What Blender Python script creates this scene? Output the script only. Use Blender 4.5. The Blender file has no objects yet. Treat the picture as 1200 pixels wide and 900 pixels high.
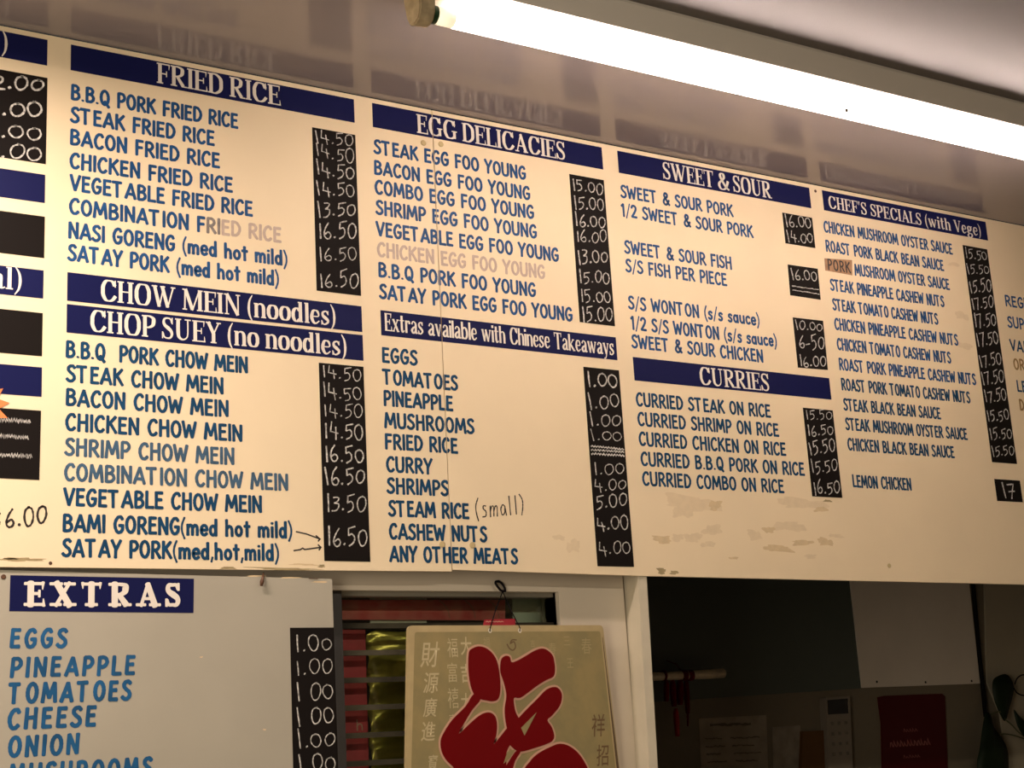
import bpy, bmesh, math, random
from mathutils import Vector, Matrix

random.seed(7)
SC = bpy.context.scene
COL = SC.collection

# ------------------------------------------------------------------ camera
CAM_LOC = Vector((0.0, -3.1, 1.6))
YAW, PITCH, ROLL, FPX = 0.566286, 0.241891, -0.059388, 1784.0
_f = Vector((math.sin(YAW) * math.cos(PITCH), math.cos(YAW) * math.cos(PITCH), math.sin(PITCH)))
_r = Vector((math.cos(YAW), -math.sin(YAW), 0.0))
_u = _r.cross(_f)
CR = _r * math.cos(ROLL) + _u * math.sin(ROLL)
CU = -_r * math.sin(ROLL) + _u * math.cos(ROLL)
cam_d = bpy.data.cameras.new('camera')
cam_d.sensor_width = 36.0
cam_d.lens = FPX / 1200.0 * 36.0
cam_d.clip_start = 0.05
cam = bpy.data.objects.new('camera', cam_d)
COL.objects.link(cam)
m = Matrix((CR, CU, -_f)).transposed().to_4x4()
m.translation = CAM_LOC
cam.matrix_world = m
SC.camera = cam

# ------------------------------------------------------------------ light, exposure
SC.view_settings.view_transform = 'Standard'
SC.view_settings.look = 'None'
SC.view_settings.exposure = 0.38
SC.view_settings.gamma = 1.0
SC.view_settings.use_curve_mapping = False
TUBE_STRENGTH = 19.5
TUBE_COLOR = (1.0, 0.79, 0.71)
W = bpy.data.worlds.new('world')
SC.world = W
W.use_nodes = True
W.node_tree.nodes['Background'].inputs[0].default_value = (0.9, 0.85, 0.75, 1)
W.node_tree.nodes['Background'].inputs[1].default_value = 0.03


def area(name, loc, target, size, size_y, power, color):
    d = bpy.data.lights.new(name, 'AREA')
    d.shape = 'RECTANGLE'
    d.size, d.size_y, d.energy, d.color = size, size_y, power, color
    o = bpy.data.objects.new(name, d)
    o.location = loc
    o.rotation_euler = (Vector(target) - Vector(loc)).to_track_quat('-Z', 'Y').to_euler()
    COL.objects.link(o)
    return o


# daylight through the shop front at the left, the shop's next ceiling lamp, and an added fill
area('shop_front_daylight', (-1.6, -2.6, 1.9), (1.0, 0.0, 2.2), 1.6, 2.0, 62.0, (1.0, 0.86, 0.69))
area('shop_ceiling_lamp', (0.1, -0.62, 3.13), (0.1, -0.5, 0.0), 1.3, 0.06, 34.0, (1.0, 0.80, 0.70))
area('added_back_fill', (2.4, -2.5, 3.12), (2.4, -2.4, 0.0), 2.4, 0.10, 26.0, (1.0, 0.86, 0.70))  # unseen fill light added to lift the lower part of the boards


def at(px, py, Y=0.0):
    """point of the plane y = Y seen at a place of the 1200x900 photograph"""
    d = _f + CR * ((px - 600.0) / FPX) + CU * ((450.0 - py) / FPX)
    return CAM_LOC + d * ((Y - CAM_LOC.y) / d.y)


# ------------------------------------------------------------------ materials
MATS = {}


def mat(name, color, rough=0.5, metal=0.0, noise=0.0, nscale=8.0, spec=0.5, bump=0.0, bscale=60.0,
        color2=None, emit=None, estr=0.0, coat=0.0, stretch=None):
    if name in MATS:
        return MATS[name]
    M = bpy.data.materials.new(name)
    M.use_nodes = True
    nt = M.node_tree
    p = nt.nodes['Principled BSDF']
    p.inputs['Base Color'].default_value = (*color, 1)
    p.inputs['Roughness'].default_value = rough
    p.inputs['Metallic'].default_value = metal
    p.inputs['Specular IOR Level'].default_value = spec
    p.inputs['Coat Weight'].default_value = coat
    tc = None
    if noise or bump:
        tc = nt.nodes.new('ShaderNodeTexCoord')
        out = tc.outputs['Object']
        if stretch:
            mp = nt.nodes.new('ShaderNodeMapping')
            mp.inputs['Scale'].default_value = stretch
            nt.links.new(out, mp.inputs[0])
            out = mp.outputs[0]
    if noise:
        n = nt.nodes.new('ShaderNodeTexNoise')
        n.inputs['Scale'].default_value = nscale
        n.inputs['Detail'].default_value = 6.0
        nt.links.new(out, n.inputs['Vector'])
        r = nt.nodes.new('ShaderNodeValToRGB')
        c2 = color2 or tuple(c * (1 - noise) for c in color)
        r.color_ramp.elements[0].position = 0.35
        r.color_ramp.elements[1].position = 0.65
        r.color_ramp.elements[0].color = (*c2, 1)
        r.color_ramp.elements[1].color = (*color, 1)
        nt.links.new(n.outputs['Fac'], r.inputs[0])
        nt.links.new(r.outputs[0], p.inputs['Base Color'])
    if bump:
        n = nt.nodes.new('ShaderNodeTexNoise')
        n.inputs['Scale'].default_value = bscale
        n.inputs['Detail'].default_value = 3.0
        nt.links.new(out, n.inputs['Vector'])
        b = nt.nodes.new('ShaderNodeBump')
        b.inputs['Strength'].default_value = bump
        b.inputs['Distance'].default_value = 0.004
        nt.links.new(n.outputs['Fac'], b.inputs['Height'])
        nt.links.new(b.outputs[0], p.inputs['Normal'])
    if emit:
        p.inputs['Emission Color'].default_value = (*emit, 1)
        p.inputs['Emission Strength'].default_value = estr
    MATS[name] = M
    return M


def glass_mat(name, tint, refl=0.12):
    M = bpy.data.materials.new(name)
    M.use_nodes = True
    nt = M.node_tree
    nt.nodes.clear()
    o = nt.nodes.new('ShaderNodeOutputMaterial')
    t = nt.nodes.new('ShaderNodeBsdfTransparent')
    t.inputs[0].default_value = (*tint, 1)
    g = nt.nodes.new('ShaderNodeBsdfGlossy')
    g.inputs['Roughness'].default_value = 0.05
    fr = nt.nodes.new('ShaderNodeFresnel')
    fr.inputs['IOR'].default_value = 1.45
    mx = nt.nodes.new('ShaderNodeMixShader')
    nt.links.new(fr.outputs[0], mx.inputs[0])
    nt.links.new(t.outputs[0], mx.inputs[1])
    nt.links.new(g.outputs[0], mx.inputs[2])
    nt.links.new(mx.outputs[0], o.inputs[0])
    return M


def tube_mat(name, strength, color):
    M = bpy.data.materials.new(name)
    M.use_nodes = True
    nt = M.node_tree
    p = nt.nodes['Principled BSDF']
    p.inputs['Base Color'].default_value = (0.9, 0.9, 0.88, 1)
    p.inputs['Emission Color'].default_value = (*color, 1)
    p.inputs['Emission Strength'].default_value = strength
    return M


CREAM = mat('board_paint', (0.84, 0.70, 0.465), 0.52, noise=0.04, nscale=5.0, spec=0.45)
CREAM_DIRT = mat('grime', (0.42, 0.33, 0.17), 0.6, noise=0.25, nscale=40, spec=.2)
CREAM_DIRT2 = mat('pale_grime', (0.72, 0.56, 0.33), 0.6, noise=0.10, nscale=60, spec=.2)
CREAM_DIRT3 = mat('faint_grime', (0.775, 0.635, 0.415), 0.5, noise=0.05, nscale=60, spec=.2)
GREYB = mat('grey_board_paint', (0.42, 0.39, 0.31), 0.45, noise=0.07, nscale=4.0, spec=0.3)
NAVY = mat('navy_vinyl', (0.006, 0.008, 0.060), 0.5, spec=0.12)
BLACK = mat('black_panel', (0.008, 0.006, 0.005), 0.6, spec=0.10)
BLUE_LIT = mat('lit_blue_lettering', (0.016, 0.085, 0.24), 0.45, noise=0.3, nscale=30, spec=.2)  # lettering blue with the glare on the upper lines put into the colour
BLUE2 = mat('worn_blue_lettering', (0.045, 0.115, 0.20), 0.5, noise=0.35, nscale=60)
BLUE_DIM = mat('dim_blue_lettering', (0.006, 0.062, 0.15), 0.45, noise=0.3, nscale=30, spec=.2)  # same lettering blue, darkened for the dimmer light on the lower lines
TEAL2 = mat('bright_blue_lettering', (0.010, 0.11, 0.27), 0.4, noise=0.35, nscale=25)
FADE = mat('faded_lettering', (0.52, 0.41, 0.33), 0.5, noise=0.15, nscale=80)
FADE2 = mat('half_faded_lettering', (0.25, 0.22, 0.20), 0.5, noise=0.3, nscale=80)
ORANGE_T = mat('ochre_lettering', (0.36, 0.22, 0.07), 0.5, noise=0.3, nscale=80)
WHITE_L = mat('white_lettering', (0.80, 0.74, 0.64), 0.4)
CHALK = mat('chalk', (0.72, 0.70, 0.64), 0.9, noise=0.62, nscale=160)
INK = mat('marker_ink', (0.02, 0.015, 0.012), 0.5)
TAPE = mat('brown_tape', (0.40, 0.22, 0.10), 0.45, noise=0.25, nscale=60)
CAPM = mat('screw_cap_plastic', (0.55, 0.43, 0.22), 0.5, spec=.2)
RUST = mat('rusty_steel', (0.12, 0.05, 0.02), 0.6, noise=0.4, nscale=200)
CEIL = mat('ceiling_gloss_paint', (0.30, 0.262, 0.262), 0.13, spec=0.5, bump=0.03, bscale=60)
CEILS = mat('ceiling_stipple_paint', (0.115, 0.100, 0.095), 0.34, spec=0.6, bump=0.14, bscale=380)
WALLP = mat('wall_paint', (0.66, 0.58, 0.45), 0.55, noise=0.06, nscale=3.0)
BULK = mat('bulkhead_paint', (0.03, 0.024, 0.018), 0.8)
POSTP = mat('cream_trim_paint', (0.62, 0.56, 0.42), 0.5, noise=0.08, nscale=12)
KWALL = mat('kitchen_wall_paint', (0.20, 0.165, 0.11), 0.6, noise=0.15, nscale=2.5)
FLOORM = mat('floor_vinyl', (0.22, 0.19, 0.15), 0.5, noise=0.2, nscale=6)
SHOPW = mat('shop_wall_paint', (0.40, 0.36, 0.30), 0.6, noise=0.05)
METAL_W = mat('white_enamel', (0.74, 0.70, 0.62), 0.35, bump=0.0)
HOLDER = mat('aged_cream_plastic', (0.50, 0.40, 0.24), 0.5, noise=0.3, nscale=45, spec=.3)
GREEN = mat('green_cap_plastic', (0.012, 0.05, 0.015), 0.3)
ALU = mat('aluminium_channel', (0.30, 0.28, 0.22), 0.5, metal=0.2)
ALUD = mat('dark_channel', (0.07, 0.065, 0.06), 0.5)
DKWOOD = mat('dark_timber', (0.06, 0.035, 0.022), 0.5, noise=0.3, nscale=20)


# ------------------------------------------------------------------ object helpers
def link(name, me, material, parent=None):
    o = bpy.data.objects.new(name, me)
    if material:
        if isinstance(material, (list, tuple)):
            for x in material:
                me.materials.append(x)
        else:
            me.materials.append(material)
    COL.objects.link(o)
    if parent:
        o.parent = parent
        o.matrix_parent_inverse = Matrix.Translation(-parent.location) if parent.parent is None else Matrix()
    return o


def obj(name, bm, material, parent=None, smooth=False, label=None):
    me = bpy.data.meshes.new(name)
    bmesh.ops.recalc_face_normals(bm, faces=bm.faces)
    bm.to_mesh(me)
    bm.free()
    if smooth:
        for p in me.polygons:
            p.use_smooth = True
    o = link(name, me, material, parent)
    if label:
        o['label'] = label
    return o


def thing(name, label, cat, loc=(0, 0, 0), group=None):
    o = bpy.data.objects.new(name, None)
    o.empty_display_size = 0.1
    o.location = loc
    COL.objects.link(o)
    o['label'] = label
    o['category'] = cat
    if group:
        o['group'] = group
    return o


def tag(o, label, cat, group=None):
    o['label'] = label
    o['category'] = cat
    if group:
        o['group'] = group
    return o


def struct(o):
    o['kind'] = 'structure'
    return o


def box(bm, x0, x1, y0, y1, z0, z1, bevel=0.0):
    t = bmesh.new()
    bmesh.ops.create_cube(t, size=1.0)
    for v in t.verts:
        v.co = Vector((x0 + (v.co.x + .5) * (x1 - x0), y0 + (v.co.y + .5) * (y1 - y0), z0 + (v.co.z + .5) * (z1 - z0)))
    if bevel:
        bmesh.ops.bevel(t, geom=t.edges[:], offset=bevel, segments=2, profile=0.5, affect='EDGES')
    merge(bm, t)
    return bm


def merge(bm, t):
    me = bpy.data.meshes.new('tmp')
    t.to_mesh(me)
    t.free()
    bm.from_mesh(me)
    bpy.data.meshes.remove(me)


def prism(bm, pts, y0, y1, mi=0):
    """outline pts (x, z) extruded from y0 (front) to y1 (back)"""
    a = [bm.verts.new((x, y0, z)) for x, z in pts]
    b = [bm.verts.new((x, y1, z)) for x, z in pts]
    fs = [bm.faces.new(a), bm.faces.new(b[::-1])]
    n = len(pts)
    for i in range(n):
        fs.append(bm.faces.new((a[i], b[i], b[(i + 1) % n], a[(i + 1) % n])))
    for f in fs:
        f.material_index = mi
    return bm


def tube(bm, pts, r, seg=10, caps=True):
    rr = r if isinstance(r, (list, tuple)) else [r] * len(pts)
    pts = [Vector(p) for p in pts]
    rings = []
    up = None
    for i, p in enumerate(pts):
        d = (pts[min(i + 1, len(pts) - 1)] - pts[max(i - 1, 0)]).normalized()
        if up is None:
            up = Vector((0, 0, 1)) if abs(d.z) < 0.9 else Vector((1, 0, 0))
        s = d.cross(up).normalized()
        up = s.cross(d).normalized()
        rings.append([bm.verts.new(p + (s * math.cos(2 * math.pi * k / seg) + up * math.sin(2 * math.pi * k / seg)) * rr[i])
                      for k in range(seg)])
    for a, b in zip(rings, rings[1:]):
        for k in range(seg):
            bm.faces.new((a[k], a[(k + 1) % seg], b[(k + 1) % seg], b[k]))
    if caps:
        bm.faces.new(rings[0][::-1])
        bm.faces.new(rings[-1])
    return bm


def smooth_path(pts, n=8, closed=False):
    P = [Vector(p) for p in pts]
    out = []
    N = len(P)
    rng = range(N) if closed else range(N - 1)
    for i in rng:
        p1, p2 = P[i], P[(i + 1) % N]
        p0 = P[(i - 1) % N] if (closed or i > 0) else p1 + (p1 - p2)
        p3 = P[(i + 2) % N] if (closed or i < N - 2) else p2 + (p2 - p1)
        for k in range(n):
            t = k / n
            out.append(0.5 * ((2 * p1) + (p2 - p0) * t + (2 * p0 - 5 * p1 + 4 * p2 - p3) * t * t + (3 * p1 - p0 - 3 * p2 + p3) * t ** 3))
    if not closed:
        out.append(P[-1])
    return out


# ------------------------------------------------------------------ lettering made of strokes
def ribbon(bm, pts, ws, y, th, rnd=0.0, closed=False, mi=0):
    P = [Vector((p[0], p[1])) for p in pts]
    Q, Wd = [P[0]], [ws[0]]
    for p, w in zip(P[1:], ws[1:]):
        if (p - Q[-1]).length > 1e-6:
            Q.append(p)
            Wd.append(w)
    if closed and (Q[0] - Q[-1]).length < 1e-6:
        Q.pop()
        Wd.pop()
    n = len(Q)
    if n < 2:
        return
    if rnd and not closed:
        for end in (0, 1):
            i, j = (0, 1) if end == 0 else (-1, -2)
            d = (Q[i] - Q[j]).normalized()
            w = Wd[i] * .5
            ext = [(Q[i] + d * (w * rnd * s), 2 * w * math.sqrt(max(0.02, 1 - s * s))) for s in (0.55, 0.85, 0.99)]
            if end == 0:
                Q = [e[0] for e in ext[::-1]] + Q
                Wd = [e[1] for e in ext[::-1]] + Wd
            else:
                Q = Q + [e[0] for e in ext]
                Wd = Wd + [e[1] for e in ext]
        n = len(Q)
    L, R = [], []
    for i in range(n):
        a = Q[(i - 1) % n] if (closed or i > 0) else None
        b = Q[(i + 1) % n] if (closed or i < n - 1) else None
        d1 = (Q[i] - a).normalized() if a is not None else None
        d2 = (b - Q[i]).normalized() if b is not None else None
        if d1 is None:
            d1 = d2
        if d2 is None:
            d2 = d1
        t = d1 + d2
        if t.length < 1e-4:
            t = d1
        t.normalize()
        nr = Vector((-t.y, t.x))
        k = 1.0 / max(0.55, nr.dot(Vector((-d1.y, d1.x))))
        o = nr * (Wd[i] * .5 * k)
        L.append(Q[i] + o)
        R.append(Q[i] - o)
    fl = [bm.verts.new((p.x, y - th, p.y)) for p in L]
    fr = [bm.verts.new((p.x, y - th, p.y)) for p in R]
    bl = [bm.verts.new((p.x, y, p.y)) for p in L]
    br = [bm.verts.new((p.x, y, p.y)) for p in R]
    rng = range(n) if closed else range(n - 1)
    fs = []
    for i in rng:
        j = (i + 1) % n
        fs.append(bm.faces.new((fl[i], fr[i], fr[j], fl[j])))
        fs.append(bm.faces.new((fl[i], fl[j], bl[j], bl[i])))
        fs.append(bm.faces.new((fr[j], fr[i], br[i], br[j])))
    if not closed:
        fs.append(bm.faces.new((fl[0], bl[0], br[0], fr[0])))
        fs.append(bm.faces.new((fl[-1], fr[-1], br[-1], bl[-1])))
    for f in fs:
        f.material_index = mi


def ell(cx, cy, rx, ry, a0, a1, n=14):
    return [(cx + rx * math.cos(math.radians(a0 + (a1 - a0) * i / n)), cy + ry * math.sin(math.radians(a0 + (a1 - a0) * i / n)))
            for i in range(n + 1)]


# casual brush capitals: letter -> (advance, strokes); 'L' straight, 'C' smooth, 'O' closed smooth
CAS = {
    'A': (.58, [('L', [(.04, .02), (.31, .97)]), ('L', [(.31, .97), (.53, .02)]), ('L', [(.13, .31), (.46, .29)])]),
    'B': (.50, [('L', [(.08, .03), (.09, .97)]), ('C', [(.09, .95), (.30, .93), (.40, .76), (.30, .58), (.10, .52)]),
                ('C', [(.10, .53), (.34, .51), (.44, .28), (.32, .08), (.08, .05)])]),
    'C': (.50, [('C', [(.44, .80), (.36, .95), (.20, .90), (.08, .62), (.08, .34), (.17, .09), (.32, .06), (.44, .20)])]),
    'D': (.52, [('L', [(.08, .03), (.09, .97)]), ('C', [(.09, .95), (.30, .90), (.45, .62), (.43, .32), (.29, .09), (.08, .05)])]),
    'E': (.45, [('L', [(.08, .02), (.09, .98)]), ('L', [(.06, .94), (.40, .94)]), ('L', [(.08, .53), (.36, .54)]), ('L', [(.06, .06), (.41, .06)])]),
    'F': (.44, [('L', [(.08, .0), (.09, .98)]), ('L', [(.06, .94), (.40, .94)]), ('L', [(.08, .50), (.36, .52)])]),
    'G': (.53, [('C', [(.44, .80), (.36, .95), (.20, .90), (.08, .62), (.08, .34), (.18, .08), (.32, .06), (.43, .20), (.45, .42)]),
                ('L', [(.27, .45), (.49, .45)])]),
    'H': (.54, [('L', [(.08, .0), (.09, 1.0)]), ('L', [(.45, .0), (.45, 1.0)]), ('L', [(.08, .52), (.45, .54)])]),
    'I': (.17, [('L', [(.085, .0), (.09, 1.0)])]),
    'K': (.52, [('L', [(.08, .0), (.09, 1.0)]), ('L', [(.46, .98), (.10, .46)]), ('L', [(.20, .58), (.48, .02)])]),
    'L': (.43, [('L', [(.08, .02), (.09, 1.0)]), ('L', [(.06, .06), (.42, .06)])]),
    'M': (.68, [('L', [(.05, .0), (.13, .98)]), ('L', [(.13, .98), (.34, .22)]), ('L', [(.34, .22), (.55, .98)]), ('L', [(.55, .98), (.62, .0)])]),
    'N': (.54, [('L', [(.08, .0), (.08, .98)]), ('L', [(.08, .98), (.45, .03)]), ('L', [(.45, .02), (.46, 1.0)])]),
    'O': (.54, [('O', ell(.27, .5, .20, .45, 90, 450, 12)[:-1])]),
    'P': (.47, [('L', [(.08, .0), (.09, .97)]), ('C', [(.09, .95), (.32, .93), (.42, .70), (.30, .47), (.09, .44)])]),
    'Q': (.56, [('O', ell(.27, .5, .20, .45, 90, 450, 12)[:-1]), ('L', [(.26, .26), (.50, -.10)])]),
    'R': (.51, [('L', [(.08, .0), (.09, .97)]), ('C', [(.09, .95), (.32, .93), (.41, .72), (.30, .51), (.09, .47)]), ('L', [(.22, .48), (.47, .02)])]),
    'S': (.45, [('C', [(.40, .84), (.30, .96), (.14, .91), (.09, .73), (.20, .56), (.34, .42), (.38, .22), (.26, .06), (.12, .07), (.02, .18)])]),
    'T': (.60, [('L', [(.0, .94), (.46, .95)]), ('L', [(.23, .94), (.24, .0)])]),
    'U': (.53, [('C', [(.07, 1.0), (.07, .35), (.14, .09), (.27, .05), (.40, .11), (.45, .38), (.46, 1.0)])]),
    'V': (.52, [('L', [(.03, 1.0), (.24, .04)]), ('L', [(.24, .04), (.48, 1.0)])]),
    'W': (.70, [('L', [(.03, 1.0), (.17, .04)]), ('L', [(.17, .04), (.34, .80)]), ('L', [(.34, .80), (.49, .04)]), ('L', [(.49, .04), (.66, 1.0)])]),
    'X': (.52, [('L', [(.04, 1.0), (.47, .0)]), ('L', [(.46, 1.0), (.04, .0)])]),
    'Y': (.50, [('L', [(.03, 1.0), (.24, .46)]), ('L', [(.47, 1.0), (.22, .42), (.21, .0)])]),
    '1': (.30, [('L', [(.04, .80), (.18, .98)]), ('L', [(.18, .98), (.18, .0)])]),
    '2': (.48, [('C', [(.06, .76), (.14, .93), (.30, .94), (.39, .76), (.30, .48), (.06, .06)]), ('L', [(.06, .06), (.43, .06)])]),
    '/': (.34, [('L', [(.02, -.12), (.32, 1.05)], .10)]),
    '&': (.58, [('C', [(.52, .03), (.30, .42), (.15, .74), (.22, .95), (.36, .90), (.36, .70), (.16, .48), (.07, .24), (.18, .05), (.34, .10), (.50, .42)])]),
    '.': (.19, [('L', [(.09, .05), (.10, .09)], .17)]),
    ',': (.17, [('L', [(.11, .12), (.05, -.16)], .13)]),
    '(': (.24, [('C', [(.20, 1.04), (.07, .62), (.07, .20), (.20, -.22)], .12)]),
    ')': (.24, [('C', [(.04, 1.04), (.17, .62), (.17, .20), (.04, -.22)], .12)]),
    'a': (.46, [('O', ell(.21, .31, .14, .27, 90, 450, 10)[:-1]), ('L', [(.37, .62), (.37, .0)])]),
    'c': (.40, [('C', [(.35, .50), (.26, .60), (.12, .52), (.07, .30), (.14, .07), (.26, .04), (.36, .14)])]),
    'd': (.46, [('O', ell(.21, .31, .14, .27, 90, 450, 10)[:-1]), ('L', [(.37, .98), (.37, .0)])]),
    'e': (.43, [('C', [(.09, .33), (.36, .34), (.33, .54), (.22, .60), (.10, .50), (.07, .28), (.14, .07), (.26, .04), (.37, .14)])]),
    'h': (.46, [('L', [(.08, .0), (.08, .98)]), ('C', [(.08, .40), (.18, .58), (.30, .56), (.36, .40), (.37, .0)])]),
    'i': (.18, [('L', [(.09, .0), (.09, .62)]), ('L', [(.09, .82), (.09, .88)])]),
    'l': (.18, [('L', [(.09, .0), (.09, .98)])]),
    'm': (.66, [('L', [(.08, .0), (.08, .62)]), ('C', [(.08, .40), (.17, .57), (.27, .56), (.32, .42), (.32, .0)]), ('C', [(.32, .40), (.42, .57), (.52, .56), (.57, .42), (.57, .0)])]),
    'o': (.44, [('O', ell(.22, .31, .15, .27, 90, 450, 10)[:-1])]),
    's': (.38, [('C', [(.33, .52), (.24, .60), (.12, .56), (.10, .42), (.22, .32), (.30, .20), (.24, .05), (.12, .04), (.04, .12)])]),
    't': (.36, [('L', [(.17, .90), (.18, .0)]), ('L', [(.03, .62), (.33, .62)])]),
    'u': (.46, [('C', [(.08, .62), (.08, .20), (.18, .04), (.30, .08), (.36, .22)]), ('L', [(.37, .62), (.37, .0)])]),
    '$': (.50, [('C', [(.42, .80), (.28, .92), (.12, .82), (.10, .64), (.24, .50), (.40, .36), (.38, .14), (.22, .06), (.04, .16)]), ('L', [(.27, 1.08), (.23, -.12)])]),
}

# hand written figures
HAND = {
    '0': (.58, [('C', [(.34, .98), (.12, .82), (.05, .42), (.18, .04), (.38, .08), (.52, .45), (.46, .86), (.26, .97)])]),
    '1': (.30, [('L', [(.10, 1.03), (.14, .50), (.17, .0)], 1.25)]),
    '2': (.56, [('C', [(.05, .80), (.22, .98), (.42, .88), (.40, .60), (.16, .28), (.04, .04)]), ('L', [(.04, .04), (.54, .02)])]),
    '3': (.46, [('C', [(.06, .98), (.26, 1.0), (.38, .90), (.30, .70), (.14, .56)]), ('C', [(.14, .56), (.36, .50), (.38, .24), (.24, .02), (.03, -.02)])]),
    '4': (.58, [('L', [(.12, 1.0), (.07, .40), (.52, .30)]), ('L', [(.36, .66), (.39, .30), (.42, -.10)])]),
    '5': (.54, [('L', [(.12, .92), (.10, .52)]), ('C', [(.10, .52), (.30, .60), (.42, .38), (.34, .10), (.10, -.06)]), ('L', [(.12, .92), (.50, 1.02)])]),
    '6': (.52, [('C', [(.36, 1.0), (.16, .68), (.06, .28), (.18, .02), (.36, .04), (.44, .24), (.32, .42), (.10, .28)])]),
    '7': (.52, [('L', [(.02, .92), (.46, .98), (.34, .52), (.24, -.04)])]),
    '.': (.28, [('L', [(.10, .06), (.16, .11)], 1.3)]),
    '-': (.44, [('L', [(.06, .34), (.38, .40)])]),
    ' ': (.25, []),
    'x': (.5, [('L', [(.14, .42), (.48, .46)])]),
    '(': (.30, [('C', [(.24, 1.08), (.06, .70), (.04, .30), (.16, -.18)])]),
    ')': (.30, [('C', [(.04, 1.10), (.22, .80), (.24, .40), (.12, -.08)])]),
    's': (.42, [('C', [(.34, .60), (.18, .62), (.14, .46), (.32, .30), (.28, .06), (.06, .02)])]),
    'm': (.66, [('C', [(.06, .58), (.08, .0)]), ('C', [(.08, .30), (.18, .55), (.30, .50), (.31, .0)]), ('C', [(.31, .30), (.42, .55), (.54, .48), (.55, .0)])]),
    'a': (.48, [('C', [(.36, .50), (.20, .60), (.06, .36), (.14, .04), (.30, .14), (.36, .50)]), ('L', [(.36, .52), (.42, .0)])]),
    'l': (.30, [('L', [(.12, 1.05), (.14, .0)])]),
    '$': (.50, [('C', [(.42, .74), (.28, .86), (.12, .78), (.10, .62), (.26, .50), (.40, .36), (.38, .16), (.22, .04), (.04, .12)]), ('L', [(.27, 1.0), (.23, -.14)])]),
}


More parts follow.
